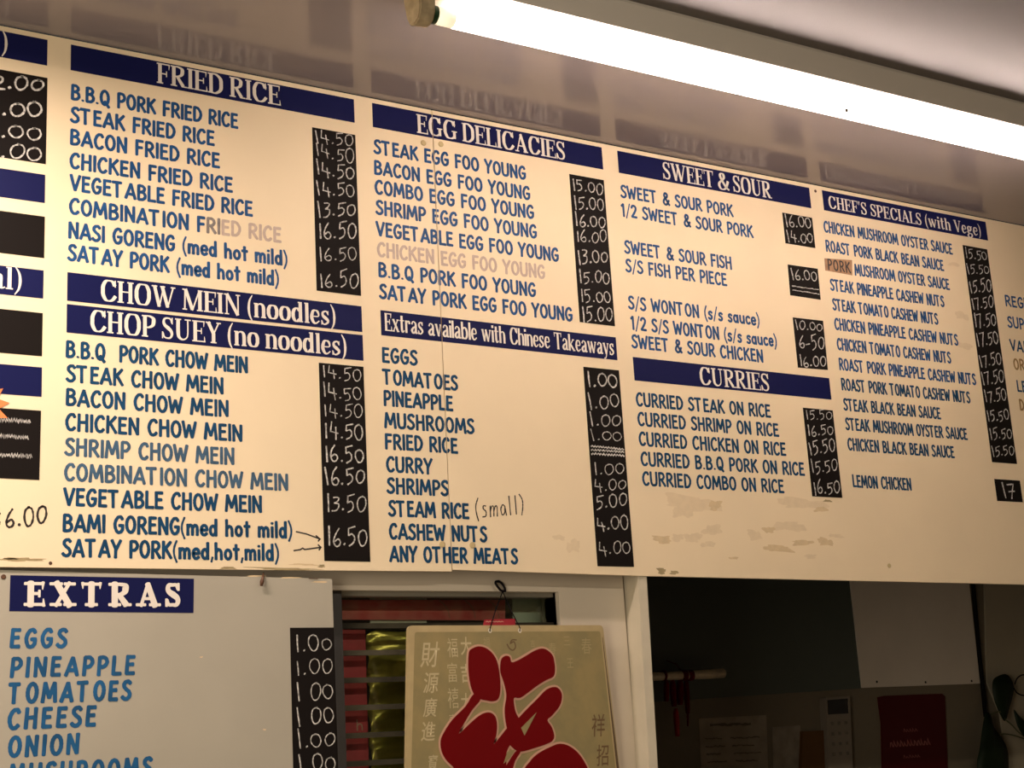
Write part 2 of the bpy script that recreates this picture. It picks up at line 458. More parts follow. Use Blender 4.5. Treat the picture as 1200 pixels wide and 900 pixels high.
def serif_font(T, th, sh):
    """bold roman letters: stem T, hairline th, serif half width sh"""
    h = th * .5

    def st(x, y0=0.0, y1=1.0, t=None):
        return ('L', [(x, y0), (x, y1)], t or T)

    def sf(x, y, half=None, lo=None):
        k = half or sh
        yy = y - h if y > 0.4 else y + h
        return ('L', [(x - k, yy), (x + k, yy)], th)

    def arm(x0, x1, y, up):
        yy = y - h if y > .8 else (y + h if y < .2 else y)
        e = (yy + h, yy - .24) if up < 0 else (yy - h, yy + .24)
        return [('L', [(x0, yy), (x1, yy)], th), ('L', [(x1 - .02, e[0]), (x1 - .035, e[1])], [th * 1.1, th * .35])]

    S = {}
    m = T * .5 + sh * .45
    S['E'] = (m + .46, [st(m), sf(m, 1), sf(m, 0)] + arm(m, m + .42, 1, -1) + arm(m, m + .45, 0, 1) +
              [('L', [(m, .52), (m + .28, .52)], th), ('L', [(m + .28, .66), (m + .28, .38)], th * .8)])
    S['F'] = (m + .44, [st(m), sf(m, 1), sf(m, 0)] + arm(m, m + .42, 1, -1) +
              [('L', [(m, .50), (m + .28, .50)], th), ('L', [(m + .28, .64), (m + .28, .36)], th * .8)])
    S['L'] = (m + .44, [st(m), sf(m, 1), sf(m, 0)] + arm(m, m + .43, 0, 1))
    S['I'] = (2 * m, [st(m), sf(m, 1), sf(m, 0)])
    S['H'] = (2 * m + .42, [st(m), st(m + .42), sf(m, 1), sf(m, 0), sf(m + .42, 1), sf(m + .42, 0), ('L', [(m, .52), (m + .42, .52)], th)])
    S['T'] = (.70, [st(.35), sf(.35, 0), ('L', [(.03, 1 - h), (.67, 1 - h)], th), ('L', [(.05, 1), (.06, .74)], [th, th * .3]), ('L', [(.65, 1), (.64, .74)], [th, th * .3])])
    S['D'] = (m + .56, [st(m), sf(m, 1), sf(m, 0), ('V', [(m, 1 - h), (m + .22, 1 - h), (m + .42, .78), (m + .45, .5), (m + .42, .22), (m + .22, h), (m, h)])])
    S['P'] = (m + .46, [st(m), sf(m, 1), sf(m, 0), ('V', [(m, 1 - h), (m + .20, 1 - h), (m + .36, .88), (m + .38, .73), (m + .34, .56), (m + .18, .45), (m, .45)])])
    S['R'] = (m + .56, [st(m), sf(m, 1), sf(m, 0), ('V', [(m, 1 - h), (m + .20, 1 - h), (m + .35, .89), (m + .37, .75), (m + .33, .60), (m + .18, .50), (m, .50)]),
                        ('L', [(m + .14, .50), (m + .40, .05)], [T * .8, T]), ('L', [(m + .34, h), (m + .56, h)], th)])
    S['B'] = (m + .52, [st(m), sf(m, 1), sf(m, 0), ('V', [(m, 1 - h), (m + .20, 1 - h), (m + .33, .88), (m + .34, .75), (m + .30, .60), (m + .16, .53), (m, .53)]),
                        ('V', [(m, .53), (m + .22, .53), (m + .38, .42), (m + .40, .27), (m + .36, .10), (m + .20, h), (m, h)])])
    S['C'] = (.72, [('V', [(.62, .74), (.54, .92), (.40, 1 - h), (.24, .93), (.13, .70), (.12, .5), (.13, .30), (.24, .07), (.40, h), (.54, .10), (.66, .28)]),
                    ('L', [(.64, 1), (.64, .68)], th * .9)])
    S['G'] = (.78, [('V', [(.62, .74), (.54, .92), (.40, 1 - h), (.24, .93), (.13, .70), (.12, .5), (.13, .30), (.24, .07), (.40, h), (.52, .06), (.62, .14)]),
                    ('L', [(.64, 1), (.64, .68)], th * .9), ('L', [(.62, .04), (.62, .44)], T * .9), ('L', [(.48, .42), (.76, .42)], th)])
    S['O'] = (.76, [('VO', [(.38, 1 - h), (.22, .93), (.12, .70), (.11, .5), (.12, .30), (.22, .07), (.38, h), (.54, .07), (.64, .30), (.65, .5), (.64, .70), (.54, .93)])])
    S['S'] = (.56, [('VS', [(.46, .76), (.40, .93), (.27, 1 - h), (.14, .92), (.10, .76), (.16, .62), (.29, .51), (.42, .38), (.46, .22), (.40, .07), (.27, h), (.13, .08), (.06, .28)]),
                    ('L', [(.475, 1), (.475, .70)], th * .9), ('L', [(.05, 0), (.05, .32)], th * .9)])
    S['U'] = (.78, [('V', [(.17, 1), (.17, .34), (.22, .12), (.38, h), (.54, .12), (.60, .34), (.60, 1)], [T, T, T * .8, th * 1.3, th, th, th]), sf(.17, 1), sf(.60, 1)])
    S['V'] = (.72, [('L', [(.12, 1), (.38, .02)], [T, T * .9]), ('L', [(.62, 1), (.37, .0)], th * 1.1), sf(.13, 1, sh * .9), sf(.61, 1, sh * .8)])
    S['A'] = (.76, [('L', [(.36, .98), (.63, .0)], [T * .9, T]), ('L', [(.38, 1.0), (.13, .0)], th * 1.1), ('L', [(.20, .33), (.54, .33)], th), sf(.13, 0, sh * .8), sf(.62, 0, sh * .95)])
    S['W'] = (1.06, [('L', [(.12, 1), (.33, .02)], T * .92), ('L', [(.53, .98), (.33, .0)], th * 1.1), ('L', [(.46, 1), (.70, .02)], T * .92), ('L', [(.95, 1), (.70, .0)], th * 1.1),
                     sf(.12, 1, sh * .9), sf(.48, 1, sh * .8), sf(.94, 1, sh * .75)])
    S['M'] = (.98, [('L', [(.14, 0), (.16, 1)], th * 1.2), ('L', [(.17, 1), (.48, .03)], T * .95), ('L', [(.80, 1), (.48, .0)], th * 1.1), st(.82), sf(.14, 0, sh * .75), sf(.82, 0), sf(.13, 1, sh * .7), sf(.84, 1, sh * .8)])
    S['N'] = (.82, [('L', [(.15, 0), (.15, 1)], th * 1.2), ('L', [(.15, 1), (.66, .0)], T * .95), ('L', [(.67, 0), (.67, 1)], th * 1.2), sf(.15, 0, sh * .75), sf(.67, 1, sh * .75), sf(.11, 1, sh * .6)])
    S['Y'] = (.72, [('L', [(.12, 1), (.36, .45)], T * .95), ('L', [(.61, 1), (.37, .45)], th * 1.1), st(.36, 0, .48), sf(.36, 0), sf(.12, 1, sh * .85), sf(.60, 1, sh * .75)])
    S['X'] = (.76, [('L', [(.15, 1), (.61, .0)], T), ('L', [(.60, 1), (.14, .0)], th * 1.2), sf(.15, 1, sh), sf(.60, 1, sh * .9), sf(.14, 0, sh * .9), sf(.61, 0, sh)])
    S['K'] = (.78, [st(m), sf(m, 1), sf(m, 0), ('L', [(.60, 1), (m, .42)], th * 1.1), ('L', [(m + .14, .56), (.64, .0)], T * .9), sf(.60, 1, sh * .8), sf(.65, 0, sh * .8)])
    S['&'] = (.84, [('V', [(.76, .56), (.62, .20), (.44, h), (.22, .03), (.11, .20), (.14, .38), (.36, .58), (.48, .74), (.46, .92), (.36, 1 - h), (.24, .90), (.24, .74), (.40, .44), (.60, .16), (.80, .02)])])
    S["'"] = (.20, [('L', [(.10, 1.0), (.08, .70)], [T * .8, T * .2])])
    # small letters
    X = .70
    k = T * .5 + sh * .38
    q = sh * .85

    def lsf(x, y, left=True):
        return ('L', [(x - q, y - h), (x, y - h)], th)
    S['n'] = (2 * k + .34, [st(k, 0, X), lsf(k, X), sf(k, 0, q), ('V', [(k + .02, X - .16), (k + .14, X - h), (k + .28, X - .06), (k + .34, X - .22), (k + .34, 0)], [th, th, T * .7, T, T]), sf(k + .34, 0, q)])
    S['h'] = (2 * k + .34, [st(k, 0, 1), lsf(k, 1), sf(k, 0, q), ('V', [(k + .02, X - .16), (k + .14, X - h), (k + .28, X - .06), (k + .34, X - .22), (k + .34, 0)], [th, th, T * .7, T, T]), sf(k + .34, 0, q)])
    S['r'] = (k + .34, [st(k, 0, X), lsf(k, X), sf(k, 0, q), ('V', [(k + .02, X - .18), (k + .12, X - .05), (k + .24, X - .06), (k + .26, X - .18)], [th, th * 1.3, T * .8, T * .9])])
    S['o'] = (.58, [('VO', [(.29, X - h), (.17, X - .07), (.10, X * .68), (.095, X * .5), (.10, X * .32), (.17, .07), (.29, h), (.41, .07), (.48, X * .32), (.485, X * .5), (.48, X * .68), (.41, X - .07)])])
    bowl = [(.40, X - .14), (.30, X - h), (.17, X - .08), (.10, X * .66), (.095, X * .5), (.10, X * .32), (.17, .07), (.28, h), (.40, .14)]
    S['d'] = (.62, [('V', bowl), st(.45, 0, 1), ('L', [(.45 - q, 1 - h), (.45, 1 - h)], th), ('L', [(.45, h), (.45 + q, h)], th)])
    S['g'] = (.58, [('VO', [(.26, X - h), (.15, X - .09), (.11, X * .72), (.15, X * .52), (.26, X * .40), (.37, X * .52), (.41, X * .72), (.37, X - .09)]),
                    ('V', [(.16, X * .44), (.10, .16), (.26, .08), (.44, .04), (.48, -.10), (.38, -.24), (.24, -.27), (.10, -.20), (.08, -.08), (.20, .06)]), ('L', [(.38, X - .06), (.54, X - .02)], th * 1.2)])
    S['l'] = (2 * k, [st(k, 0, 1), lsf(k, 1), sf(k, 0, q)])
    S['i'] = (2 * k, [st(k, 0, X), lsf(k, X), sf(k, 0, q), ('L', [(k, .84), (k, .99)], T)])
    S['e'] = (.52, [('V', [(.13, X * .52), (.42, X * .56), (.39, X - .09), (.27, X - h), (.16, X - .08), (.10, X * .6), (.10, X * .36), (.18, .07), (.30, h), (.46, .16)], [th, th, T * .7, th, T * .8, T, T, T * .8, th * 1.2, th])])
    S['a'] = (.56, [('V', [(.10, X - .17), (.18, X - .03), (.30, X - h), (.40, X - .12), (.41, X - .26), (.41, .10), (.48, h), (.55, .08)], [T * .7, th, th * 1.1, T * .8, T, T, th, th]),
                    ('V', [(.40, X * .58), (.22, X * .48), (.10, .19), (.18, .04), (.30, .06), (.40, .17)])])
    S['s'] = (.46, [('VS', [(.36, X - .15), (.30, X - .03), (.21, X - h), (.11, X - .10), (.12, X * .64), (.23, X * .50), (.35, X * .34), (.35, .13), (.22, h), (.11, .05), (.06, .18)]),
                    ('L', [(.37, X), (.37, X - .20)], th * .8), ('L', [(.05, 0), (.05, .22)], th * .8)])
    S['t'] = (.42, [('V', [(.18, .94), (.18, .16), (.26, h), (.38, .12)], [T, T, th * 1.4, th]), ('L', [(.03, X - h), (.36, X - h)], th)])
    S['w'] = (.86, [('L', [(.10, X), (.26, .02)], T * .88), ('L', [(.42, X), (.26, .0)], th), ('L', [(.38, X), (.57, .02)], T * .88), ('L', [(.76, X), (.57, .0)], th), ('L', [(.02, X - h), (.20, X - h)], th), ('L', [(.32, X - h), (.46, X - h)], th), ('L', [(.67, X - h), (.83, X - h)], th)])
    S['v'] = (.58, [('L', [(.10, X), (.30, .02)], T * .92), ('L', [(.48, X), (.30, .0)], th), ('L', [(.01, X - h), (.20, X - h)], th), ('L', [(.39, X - h), (.56, X - h)], th)])
    S['y'] = (.58, [('L', [(.10, X), (.30, .04)], T * .92), ('V', [(.48, X), (.30, .0), (.20, -.22), (.08, -.24)], [th, th, th, T * .7]), ('L', [(.01, X - h), (.20, X - h)], th), ('L', [(.39, X - h), (.56, X - h)], th)])
    S['x'] = (.58, [('L', [(.10, X), (.47, .0)], T * .92), ('L', [(.46, X), (.10, .0)], th), ('L', [(.02, X - h), (.2, X - h)], th), ('L', [(.37, X - h), (.55, X - h)], th), ('L', [(.02, h), (.19, h)], th), ('L', [(.37, h), (.56, h)], th)])
    S['b'] = (.60, [st(k, 0, 1), lsf(k, 1), ('V', [(k, X - .14), (.27, X - h), (.40, X - .08), (.48, X * .66), (.485, X * .5), (.48, X * .32), (.40, .07), (.28, h), (k, .12)])])
    S['k'] = (.62, [st(k, 0, 1), lsf(k, 1), sf(k, 0, q), ('L', [(.46, X), (k, .26)], th), ('L', [(k + .10, .38), (.50, .0)], T * .9), ('L', [(.36, X - h), (.54, X - h)], th), ('L', [(.42, h), (.60, h)], th)])
    S['('] = (.30, [('V', [(.26, 1.06), (.13, .78), (.09, .42), (.13, .06), (.26, -.22)], [th * .7, T * .55, T * .75, T * .55, th * .7])])
    S[')'] = (.30, [('V', [(.04, 1.06), (.17, .78), (.21, .42), (.17, .06), (.04, -.22)], [th * .7, T * .55, T * .75, T * .55, th * .7])])
    return S


ROMAN = serif_font(.165, .058, .135)
NARROW = serif_font(.125, .058, .095)
FAT = serif_font(.27, .13, .20)


def write(bm, text, x, z, width, cap, font, wt=.14, gap=.10, space=.30, y=0.0, th=.0005, rnd=.7, jit=.0,
          slant=0.0, zr=None, capr=None, thick=.185, thin=.062, mats=None, wobble=0.0, rng=None):
    """set one line of stroke lettering with its left end at x, baseline z, scaled to the given width"""
    rng = rng or random.Random(sum(map(ord, text)) + int(x * 1000) + int(z * 777))
    adv = []
    for ch in text:
        adv.append(space if ch == ' ' else font[ch][0])
    tot = sum(adv) + gap * (len(text) - 1)
    sx = width / tot
    cx = 0.0
    n = 0
    for ci, ch in enumerate(text):
        if ch != ' ':
            dj = rng.uniform(-jit, jit)
            hk = rng.uniform(.86, 1.14) if (wobble and ch in '0123456789') else 1.0
            hr_ = rng.uniform(-.07, .07) if wobble else 0.0
            if wobble and ch in '0123456789':
                dj = rng.uniform(-.08, .08)
            for stx in font[ch][1]:
                kind, pts = stx[0], stx[1]
                wspec = stx[2] if len(stx) > 2 else None
                P = [((cx + px + slant * py + hr_ * py) * sx, py * hk + dj) for px, py in pts]
                if wobble:
                    P = [(a + rng.uniform(-wobble, wobble) * cap, b + rng.uniform(-wobble, wobble)) for a, b in P]
                closed = kind in ('O', 'VO')
                if kind in ('C', 'O', 'V', 'VO', 'VS'):
                    Pn = [tuple(v) for v in smooth_path(P if not isinstance(P[0], Vector) else P, 5, closed)]
                else:
                    Pn = P
                    if wobble or kind == 'L':
                        Pn = []
                        for a, b in zip(P, P[1:]):
                            for k in range(3):
                                Pn.append((a[0] + (b[0] - a[0]) * k / 3, a[1] + (b[1] - a[1]) * k / 3))
                        Pn.append(P[-1])
                # to board units
                if capr is not None or zr is not None:
                    fx = lambda a: min(1.0, max(0.0, a / width))
                    B = [(x + a, (z + ((zr if zr is not None else z) - z) * fx(a)) + b * (cap + ((capr or cap) - cap) * fx(a))) for a, b in Pn]
                else:
                    B = [(x + a, z + b * cap) for a, b in Pn]
                N = len(B)
                if kind in ('V', 'VO') and wspec is None or kind == 'VS':
                    ws = []
                    for i in range(N):
                        a = B[(i - 1) % N] if closed else B[max(i - 1, 0)]
                        b = B[(i + 1) % N] if closed else B[min(i + 1, N - 1)]
                        dx, dy = b[0] - a[0], b[1] - a[1]
                        L = math.hypot(dx, dy) or 1
                        s = abs(dx / L) if kind == 'VS' else abs(dy / L)
                        if kind == 'VS':
                            t = i / (N - 1)
                            s = max(0.0, 1 - abs(t - .5) / .34) * .9 + .1
                        ws.append((thin + (thick - thin) * s ** 1.2) * cap)
                elif isinstance(wspec, (list, tuple)):
                    ws = []
                    for i in range(N):
                        t = i / (N - 1) * (len(wspec) - 1)
                        j = min(int(t), len(wspec) - 2)
                        ws.append((wspec[j] + (wspec[j + 1] - wspec[j]) * (t - j)) * cap)
                elif font is HAND:
                    k = wspec or 1.0
                    ws = [wt * k * cap * rng.uniform(.72, 1.2) for _ in range(N)]
                else:
                    w0 = (wspec or wt) * cap
                    ws = [w0 * (1 + (.06 * math.sin(i * 1.7 + n) if font is CAS else 0)) for i in range(N)]
                ribbon(bm, B, ws, y - n * 1.6e-5 % 4e-4, th, rnd, closed, 0 if not mats else mats[ci])
                n += 1
        cx += adv[ci] + gap
    return bm


# ------------------------------------------------------------------ the room
JX0, JZ0, JK = 1.7743, 2.0384, 0.00438          # the joint between the two menu boards leans a little


def joint(z):
    return JX0 + (z - JZ0) * JK


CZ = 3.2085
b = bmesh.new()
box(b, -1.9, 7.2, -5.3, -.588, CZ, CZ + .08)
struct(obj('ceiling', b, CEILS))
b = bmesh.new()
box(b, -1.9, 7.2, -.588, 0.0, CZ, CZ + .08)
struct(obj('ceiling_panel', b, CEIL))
b = bmesh.new()
box(b, -1.9, 7.2, -5.3, 1.4, -.05, 0.0)
struct(obj('floor', b, FLOORM))
b = bmesh.new()
box(b, -2.0, -1.9, -5.3, .14, 0, CZ)
struct(obj('wall_left', b, SHOPW))
b = bmesh.new()
box(b, 7.2, 7.3, -5.3, 1.4, 0, CZ)
struct(obj('wall_right', b, SHOPW))
b = bmesh.new()
box(b, -1.9, 7.2, -5.4, -5.3, 0, CZ)
struct(obj('wall_back', b, SHOPW))
# wall that carries the boards: recessed below, bulkhead above
WX0, WX1 = at(380, 720, .06).x, at(656, 720, .06).x       # louvre window opening
WZ1 = at(520, 692.5, .06).z
WZ0 = 1.30
PX0, PX1 = 2.3085, 2.3345
b = bmesh.new()
box(b, -1.9, WX0, .06, .14, 0, 2.06)
box(b, WX0, WX1, .06, .14, 0, WZ0)
box(b, WX0, WX1, .06, .14, WZ1, 2.06)
box(b, WX1, PX0, .06, .14, 0, 2.06)
box(b, PX0, 7.2, .06, .14, 0, 1.02)
struct(obj('wall_front', b, WALLP))
b = bmesh.new()
box(b, -1.9, 7.2, .0095, .14, 2.055, CZ)
struct(obj('wall_bulkhead', b, BULK))
# trim post beside the kitchen opening: its front edge leans like the board's
b = bmesh.new()
prism(b, [(2.3169, 2.055), (2.344, 2.055), (2.3345 - .012, 1.2), (2.3085 - .0105, 1.2)], .004, .14)
prism(b, [(2.298, 1.2), (2.3225, 1.2), (2.3225, 0), (2.298, 0)], .004, .14)
struct(obj('trim_1', b, POSTP))
# kitchen behind the opening
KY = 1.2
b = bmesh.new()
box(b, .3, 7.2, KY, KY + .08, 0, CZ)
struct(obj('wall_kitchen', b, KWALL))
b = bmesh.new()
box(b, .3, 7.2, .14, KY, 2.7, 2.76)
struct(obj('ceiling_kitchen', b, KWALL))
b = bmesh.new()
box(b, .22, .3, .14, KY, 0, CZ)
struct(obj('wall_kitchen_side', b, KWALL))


# ------------------------------------------------------------------ menu boards
left = thing('menu_board', 'cream menu board left of the joint, listing fried rice and chow mein', 'menu board', (1.0, 0.0, 2.035))
right = thing('menu_board', 'long cream menu board right of the joint, listing sweet and sour and curries', 'menu board', (2.9, 0.0, 2.035))
BT = 3.2055
bm = bmesh.new()
prism(bm, [(-.9, 2.0315), (.72, 2.0315), (1.4, 2.0345), (joint(2.037) - .0011, 2.0372), (joint(BT) - .0011, BT), (-.9, BT)], 0.0, .009)
panelL = obj('panel', bm, CREAM, left)
bm = bmesh.new()
prism(bm, [(joint(2.041) + .0011, 2.0412), (2.34, 2.0335), (3.76, 2.0254), (5.6, 2.018), (5.6, BT), (joint(BT) + .0011, BT)], 0.0, .009)
panelR = obj('panel', bm, CREAM, right)


def split(bm, side):
    pn = Vector((1, 0, -JK)).normalized()
    g = bm.verts[:] + bm.edges[:] + bm.faces[:]
    gap = .0011
    co = Vector((JX0 + (-gap if side == 'L' else gap), 0, JZ0))
    bmesh.ops.bisect_plane(bm, geom=g, dist=1e-7, plane_co=co, plane_no=pn,
                           clear_outer=(side == 'L'), clear_inner=(side == 'R'))
    return bm


def on_boards(name, bm, material, label=None, parents=None):
    """link a piece to the board it is on, cutting it at the joint where it crosses"""
    xs = [v.co.x - joint(v.co.z) for v in bm.verts]
    res = []
    if max(xs) <= 0 or min(xs) >= 0:
        p = left if max(xs) <= 0 else right
        if parents:
            p = parents[p]
        res.append((p, obj(name, bm, material, p, label=label)))
    else:
        c = bm.copy()
        for sd, bb in (('L', bm), ('R', c)):
            split(bb, sd)
            p = left if sd == 'L' else right
            if parents:
                p = parents[p]
            res.append((p, obj(name, bb, material, p, label=label)))
    return res


def header(x0, x1, z0, z1, text, tx, tz, tw, cap, label, gap=.01, space=.24, thick=.17, font=ROMAN):
    bm = bmesh.new()
    prism(bm, [(x0, z0), (x1, z0), (x1, z1), (x0, z1)], -.0006, .0)
    res = on_boards('header_bar', bm, NAVY, label)
    parents = {p: o for p, o in res}
    for p in (left, right):
        parents.setdefault(p, None)
    if text:
        bm = bmesh.new()
        write(bm, text, tx, tz, tw, cap, font, gap=gap, space=space, y=-.0006, th=.0005, rnd=0, thick=thick)
        on_boards('header_lettering', bm, WHITE_L, 'white roman capitals' if text.isupper() else 'white roman letters', parents)
    return res


header(.8675, 1.5608, 3.1318, 3.1934, 'FRIED RICE', 1.0626, 3.1400, .3041, .0500, 'navy header bar reading FRIED RICE')
header(.8663, 1.5613, 2.5997, 2.6632, 'CHOW MEIN (noodles)', .9365, 2.6075, .5575, .0485, 'navy header bar reading CHOW MEIN (noodles)')
header(.8660, 1.5617, 2.5295, 2.5921, 'CHOP SUEY (no noodles)', .9143, 2.5368, .6055, .0485, 'navy header bar reading CHOP SUEY (no noodles)')
header(1.6104, 2.3024, 3.1296, 3.1936, 'EGG DELICACIES', 1.7330, 3.1362, .4485, .0505, 'part of the navy header bar reading EGG DELICACIES')
header(1.6115, 2.3008, 2.5969, 2.6591, 'Extras available with Chinese Takeaways', 1.6213, 2.6092, .6710, .0440, 'part of the navy header bar reading Extras available with Chinese Takeaways', space=.34, font=NARROW, thick=.13)
header(2.3543, 3.0528, 3.1290, 3.1931, 'SWEET & SOUR', 2.5050, 3.1362, .3956, .0500, 'navy header bar reading SWEET & SOUR')
header(2.3515, 3.0483, 2.5468, 2.6105, 'CURRIES', 2.5697, 2.5535, .2491, .0495, 'navy header bar reading CURRIES')
header(3.1039, 3.8127, 3.1304, 3.1939, "CHEF'S SPECIALS (with Vege)", 3.1238, 3.1405, .6600, .0390, "navy header bar reading CHEF'S SPECIALS (with Vege)", gap=.03, space=.26)
# the column cut by the frame's left edge
for z0, z1, lab in ((3.1321, 3.1935, 'navy header bar ending in a white bracket'), (2.8123, 2.8766, 'plain navy header bar'),
                    (2.5985, 2.6607, 'navy header bar ending in the letters al and a bracket'), (2.3857, 2.4486, 'plain lower navy header bar')):
    bm = bmesh.new()
    prism(bm, [(.125, z0), (.816, z0), (.816, z1), (.125, z1)], -.0006, 0)
    hb = obj('header_bar', bm, NAVY, left, label=lab)
    if 'bracket' in lab:
        bm = bmesh.new()
        if 'al' in lab:
            write(bm, 'al)', .7020, z0 + .0125, .0715, .0485, ROMAN, gap=0, y=-.0006, rnd=0)
        else:
            write(bm, ')', .7175, z0 + .0125, .0145, .0480, ROMAN, gap=0, y=-.0006, rnd=0)
        obj('header_lettering', bm, WHITE_L, hb)

FRIED = [('B.B.Q PORK FRIED RICE', .867, 3.0611, .3931), ('STEAK FRIED RICE', .867, 3.0082, .3351), ('BACON FRIED RICE', .866, 2.9552, .3484),
         ('CHICKEN FRIED RICE', .866, 2.9003, .3789), ('VEGETABLE FRIED RICE', .868, 2.8490, .4246), ('COMBINATION FRIED RICE', .866, 2.7949, .4967),
         ('NASI GORENG (med hot mild)', .865, 2.7400, .5114), ('SATAY PORK (med hot mild)', .865, 2.6890, .4891)]
CHOW = [('B.B.Q  PORK CHOW MEIN', .863, 2.4747, .4113), ('STEAK CHOW MEIN', .865, 2.4218, .3513), ('BACON CHOW MEIN', .864, 2.3704, .3637),
        ('CHICKEN CHOW MEIN', .864, 2.3170, .3951), ('SHRIMP CHOW MEIN', .864, 2.2639, .3756), ('COMBINATION CHOW MEIN', .863, 2.2111, .5029),
        ('VEGETABLE CHOW MEIN', .863, 2.1591, .4390), ('BAMI GORENG(med hot mild)', .861, 2.1050, .5117), ('SATAY PORK(med,hot,mild)', .861, 2.0540, .4790)]
EGGL = [('STEAK EGG FOO YOUNG', 1.609, 3.0598, .4449), ('BACON EGG FOO YOUNG', 1.607, 3.0048, .4565), ('COMBO EGG FOO YOUNG', 1.607, 2.9541, .4646),
        ('SHRIMP EGG FOO YOUNG', 1.608, 2.9013, .4683), ('VEGETABLE EGG FOO YOUNG', 1.607, 2.8463, .5327), ('CHICKEN EGG FOO YOUNG', 1.607, 2.7938, .4863),
        ('B.B.Q PORK FOO YOUNG', 1.608, 2.7419, .4536), ('SATAY PORK EGG FOO YOUNG', 1.609, 2.6879, .5610)]
EXTL = [('EGGS', 1.609, 2.5302, .0993), ('TOMATOES', 1.609, 2.4764, .2076), ('PINEAPPLE', 1.609, 2.4244, .1913), ('MUSHROOMS', 1.609, 2.3712, .2478),
        ('FRIED RICE', 1.608, 2.3205, .1998), ('CURRY', 1.609, 2.2664, .1266), ('SHRIMPS', 1.609, 2.2155, .1679), ('STEAM RICE', 1.611, 2.1624, .2188),
        ('CASHEW NUTS', 1.610, 2.1084, .2663), ('ANY OTHER MEATS', 1.609, 2.0566, .3506)]
SWEET = [('SWEET & SOUR PORK', 2.353, 3.0573, .3968), ('1/2 SWEET & SOUR PORK', 2.350, 3.0035, .4669), ('SWEET & SOUR FISH', 2.351, 2.8979, .3752),
         ('S/S FISH PER PIECE', 2.350, 2.8457, .3523), ('S/S WONTON (s/s sauce)', 2.349, 2.7420, .4587), ('1/2 S/S WONTON (s/s sauce)', 2.352, 2.6860, .5124),
         ('SWEET & SOUR CHICKEN', 2.350, 2.6349, .4579)]
CURR = [('CURRIED STEAK ON RICE', 2.349, 2.4773, .4659), ('CURRIED SHRIMP ON RICE', 2.349, 2.4244, .4887), ('CURRIED CHICKEN ON RICE', 2.348, 2.3716, .5088),
        ('CURRIED B.B.Q PORK ON RICE', 2.349, 2.3189, .5691), ('CURRIED COMBO ON RICE', 2.349, 2.2664, .4869)]
CHEF = [('CHICKEN MUSHROOM OYSTER SAUCE', 3.093, 3.0600, .5478), ('ROAST PORK BLACK BEAN SAUCE', 3.092, 2.9995, .4989), ('MUSHROOM OYSTER SAUCE', 3.199, 2.9392, .4064),
        ('STEAK PINEAPPLE CASHEW NUTS', 3.093, 2.8795, .4784), ('STEAK TOMATO CASHEW NUTS', 3.093, 2.8190, .4404), ('CHICKEN PINEAPPLE CASHEW NUTS', 3.092, 2.7595, .5187),
        ('CHICKEN TOMATO CASHEW NUTS', 3.093, 2.6990, .4756), ('ROAST PORK PINEAPPLE CASHEW NUTS', 3.092, 2.6385, .5754), ('ROAST PORK TOMATO CASHEW NUTS', 3.092, 2.5785, .5388),
        ('STEAK BLACK BEAN SAUCE', 3.092, 2.5185, .3993), ('STEAK MUSHROOM OYSTER SAUCE', 3.091, 2.4610, .5056), ('CHICKEN BLACK BEAN SAUCE', 3.090, 2.4014, .4393),
        ('LEMON CHICKEN', 3.093, 2.2948, .2378)]
CAP = .0362


def item(t, x, z, w, material, cap=CAP, label=None, mats=None, wt=.192, gap=.05, **k):
    bm = bmesh.new()
    write(bm, t, x + .002, z + .0008, w - .004, cap, CAS, wt=wt, gap=gap, y=0, th=.0004, rnd=.55, jit=.012, mats=mats, **k)
    on_boards('menu_lettering', bm, material, label)


for i, (t, x, z, w) in enumerate(FRIED):
    if t.startswith('COMB'):
        mm = [0] * 13 + [1] * 2 + [2] * 7
        item(t, x, z, w, [BLUE_LIT, FADE2, FADE], label='lettering fading from blue to pale grey', mats=mm)
    else:
        item(t, x, z, w, BLUE_LIT)
for i, (t, x, z, w) in enumerate(CHOW):
    item(t, x, z, w, BLUE2 if i in (4, 5) else BLUE_DIM)
for t, x, z, w in EGGL:
    if t.startswith('CHICKEN'):
        item(t, x, z, w, FADE, label='lettering faded to pale mauve')
    else:
        item(t, x, z, w, BLUE_LIT)
for t, x, z, w in EXTL:
    item(t, x, z, w, BLUE_DIM)
for t, x, z, w in SWEET:
    item(t, x, z, w, BLUE_LIT, wt=.178)
for t, x, z, w in CURR:
    item(t, x, z, w, BLUE_DIM, wt=.182)
for t, x, z, w in CHEF:
    item(t, x, z, w, BLUE_LIT if z > 2.62 else BLUE_DIM, cap=.0352, wt=.168, gap=.05)  # upper rows take the glare-lightened blue, lower rows its darker copy
for t, x, z, w, mt in (('REGUL', 3.851, 2.9150, .150, BLUE_LIT), ('SUP', 3.849, 2.8439, .083, BLUE_LIT), ('VAL', 3.846, 2.7666, .090, BLUE_DIM), ('OR', 3.849, 2.7053, .056, ORANGE_T),
                       ('LE', 3.850, 2.6335, .050, BLUE_DIM), ('D', 3.850, 2.5724, .026, ORANGE_T)):
    item(t, x, z, w, mt, wt=.17)
# the word PORK on a strip of brown tape
bm = bmesh.new()
prism(bm, [(3.0812, 2.9395), (3.189, 2.9375), (3.1950, 2.9860), (3.0829, 2.9773)], -.0003, 0)
tp = obj('tape_strip', bm, TAPE, right, label='brown tape strip with the word PORK')
bm = bmesh.new()
write(bm, 'PORK', 3.093, 2.9435, .091, .034, CAS, wt=.14, gap=.10, y=-.0003, th=.0003, rnd=.5)
obj('tape_lettering', bm, INK, tp)


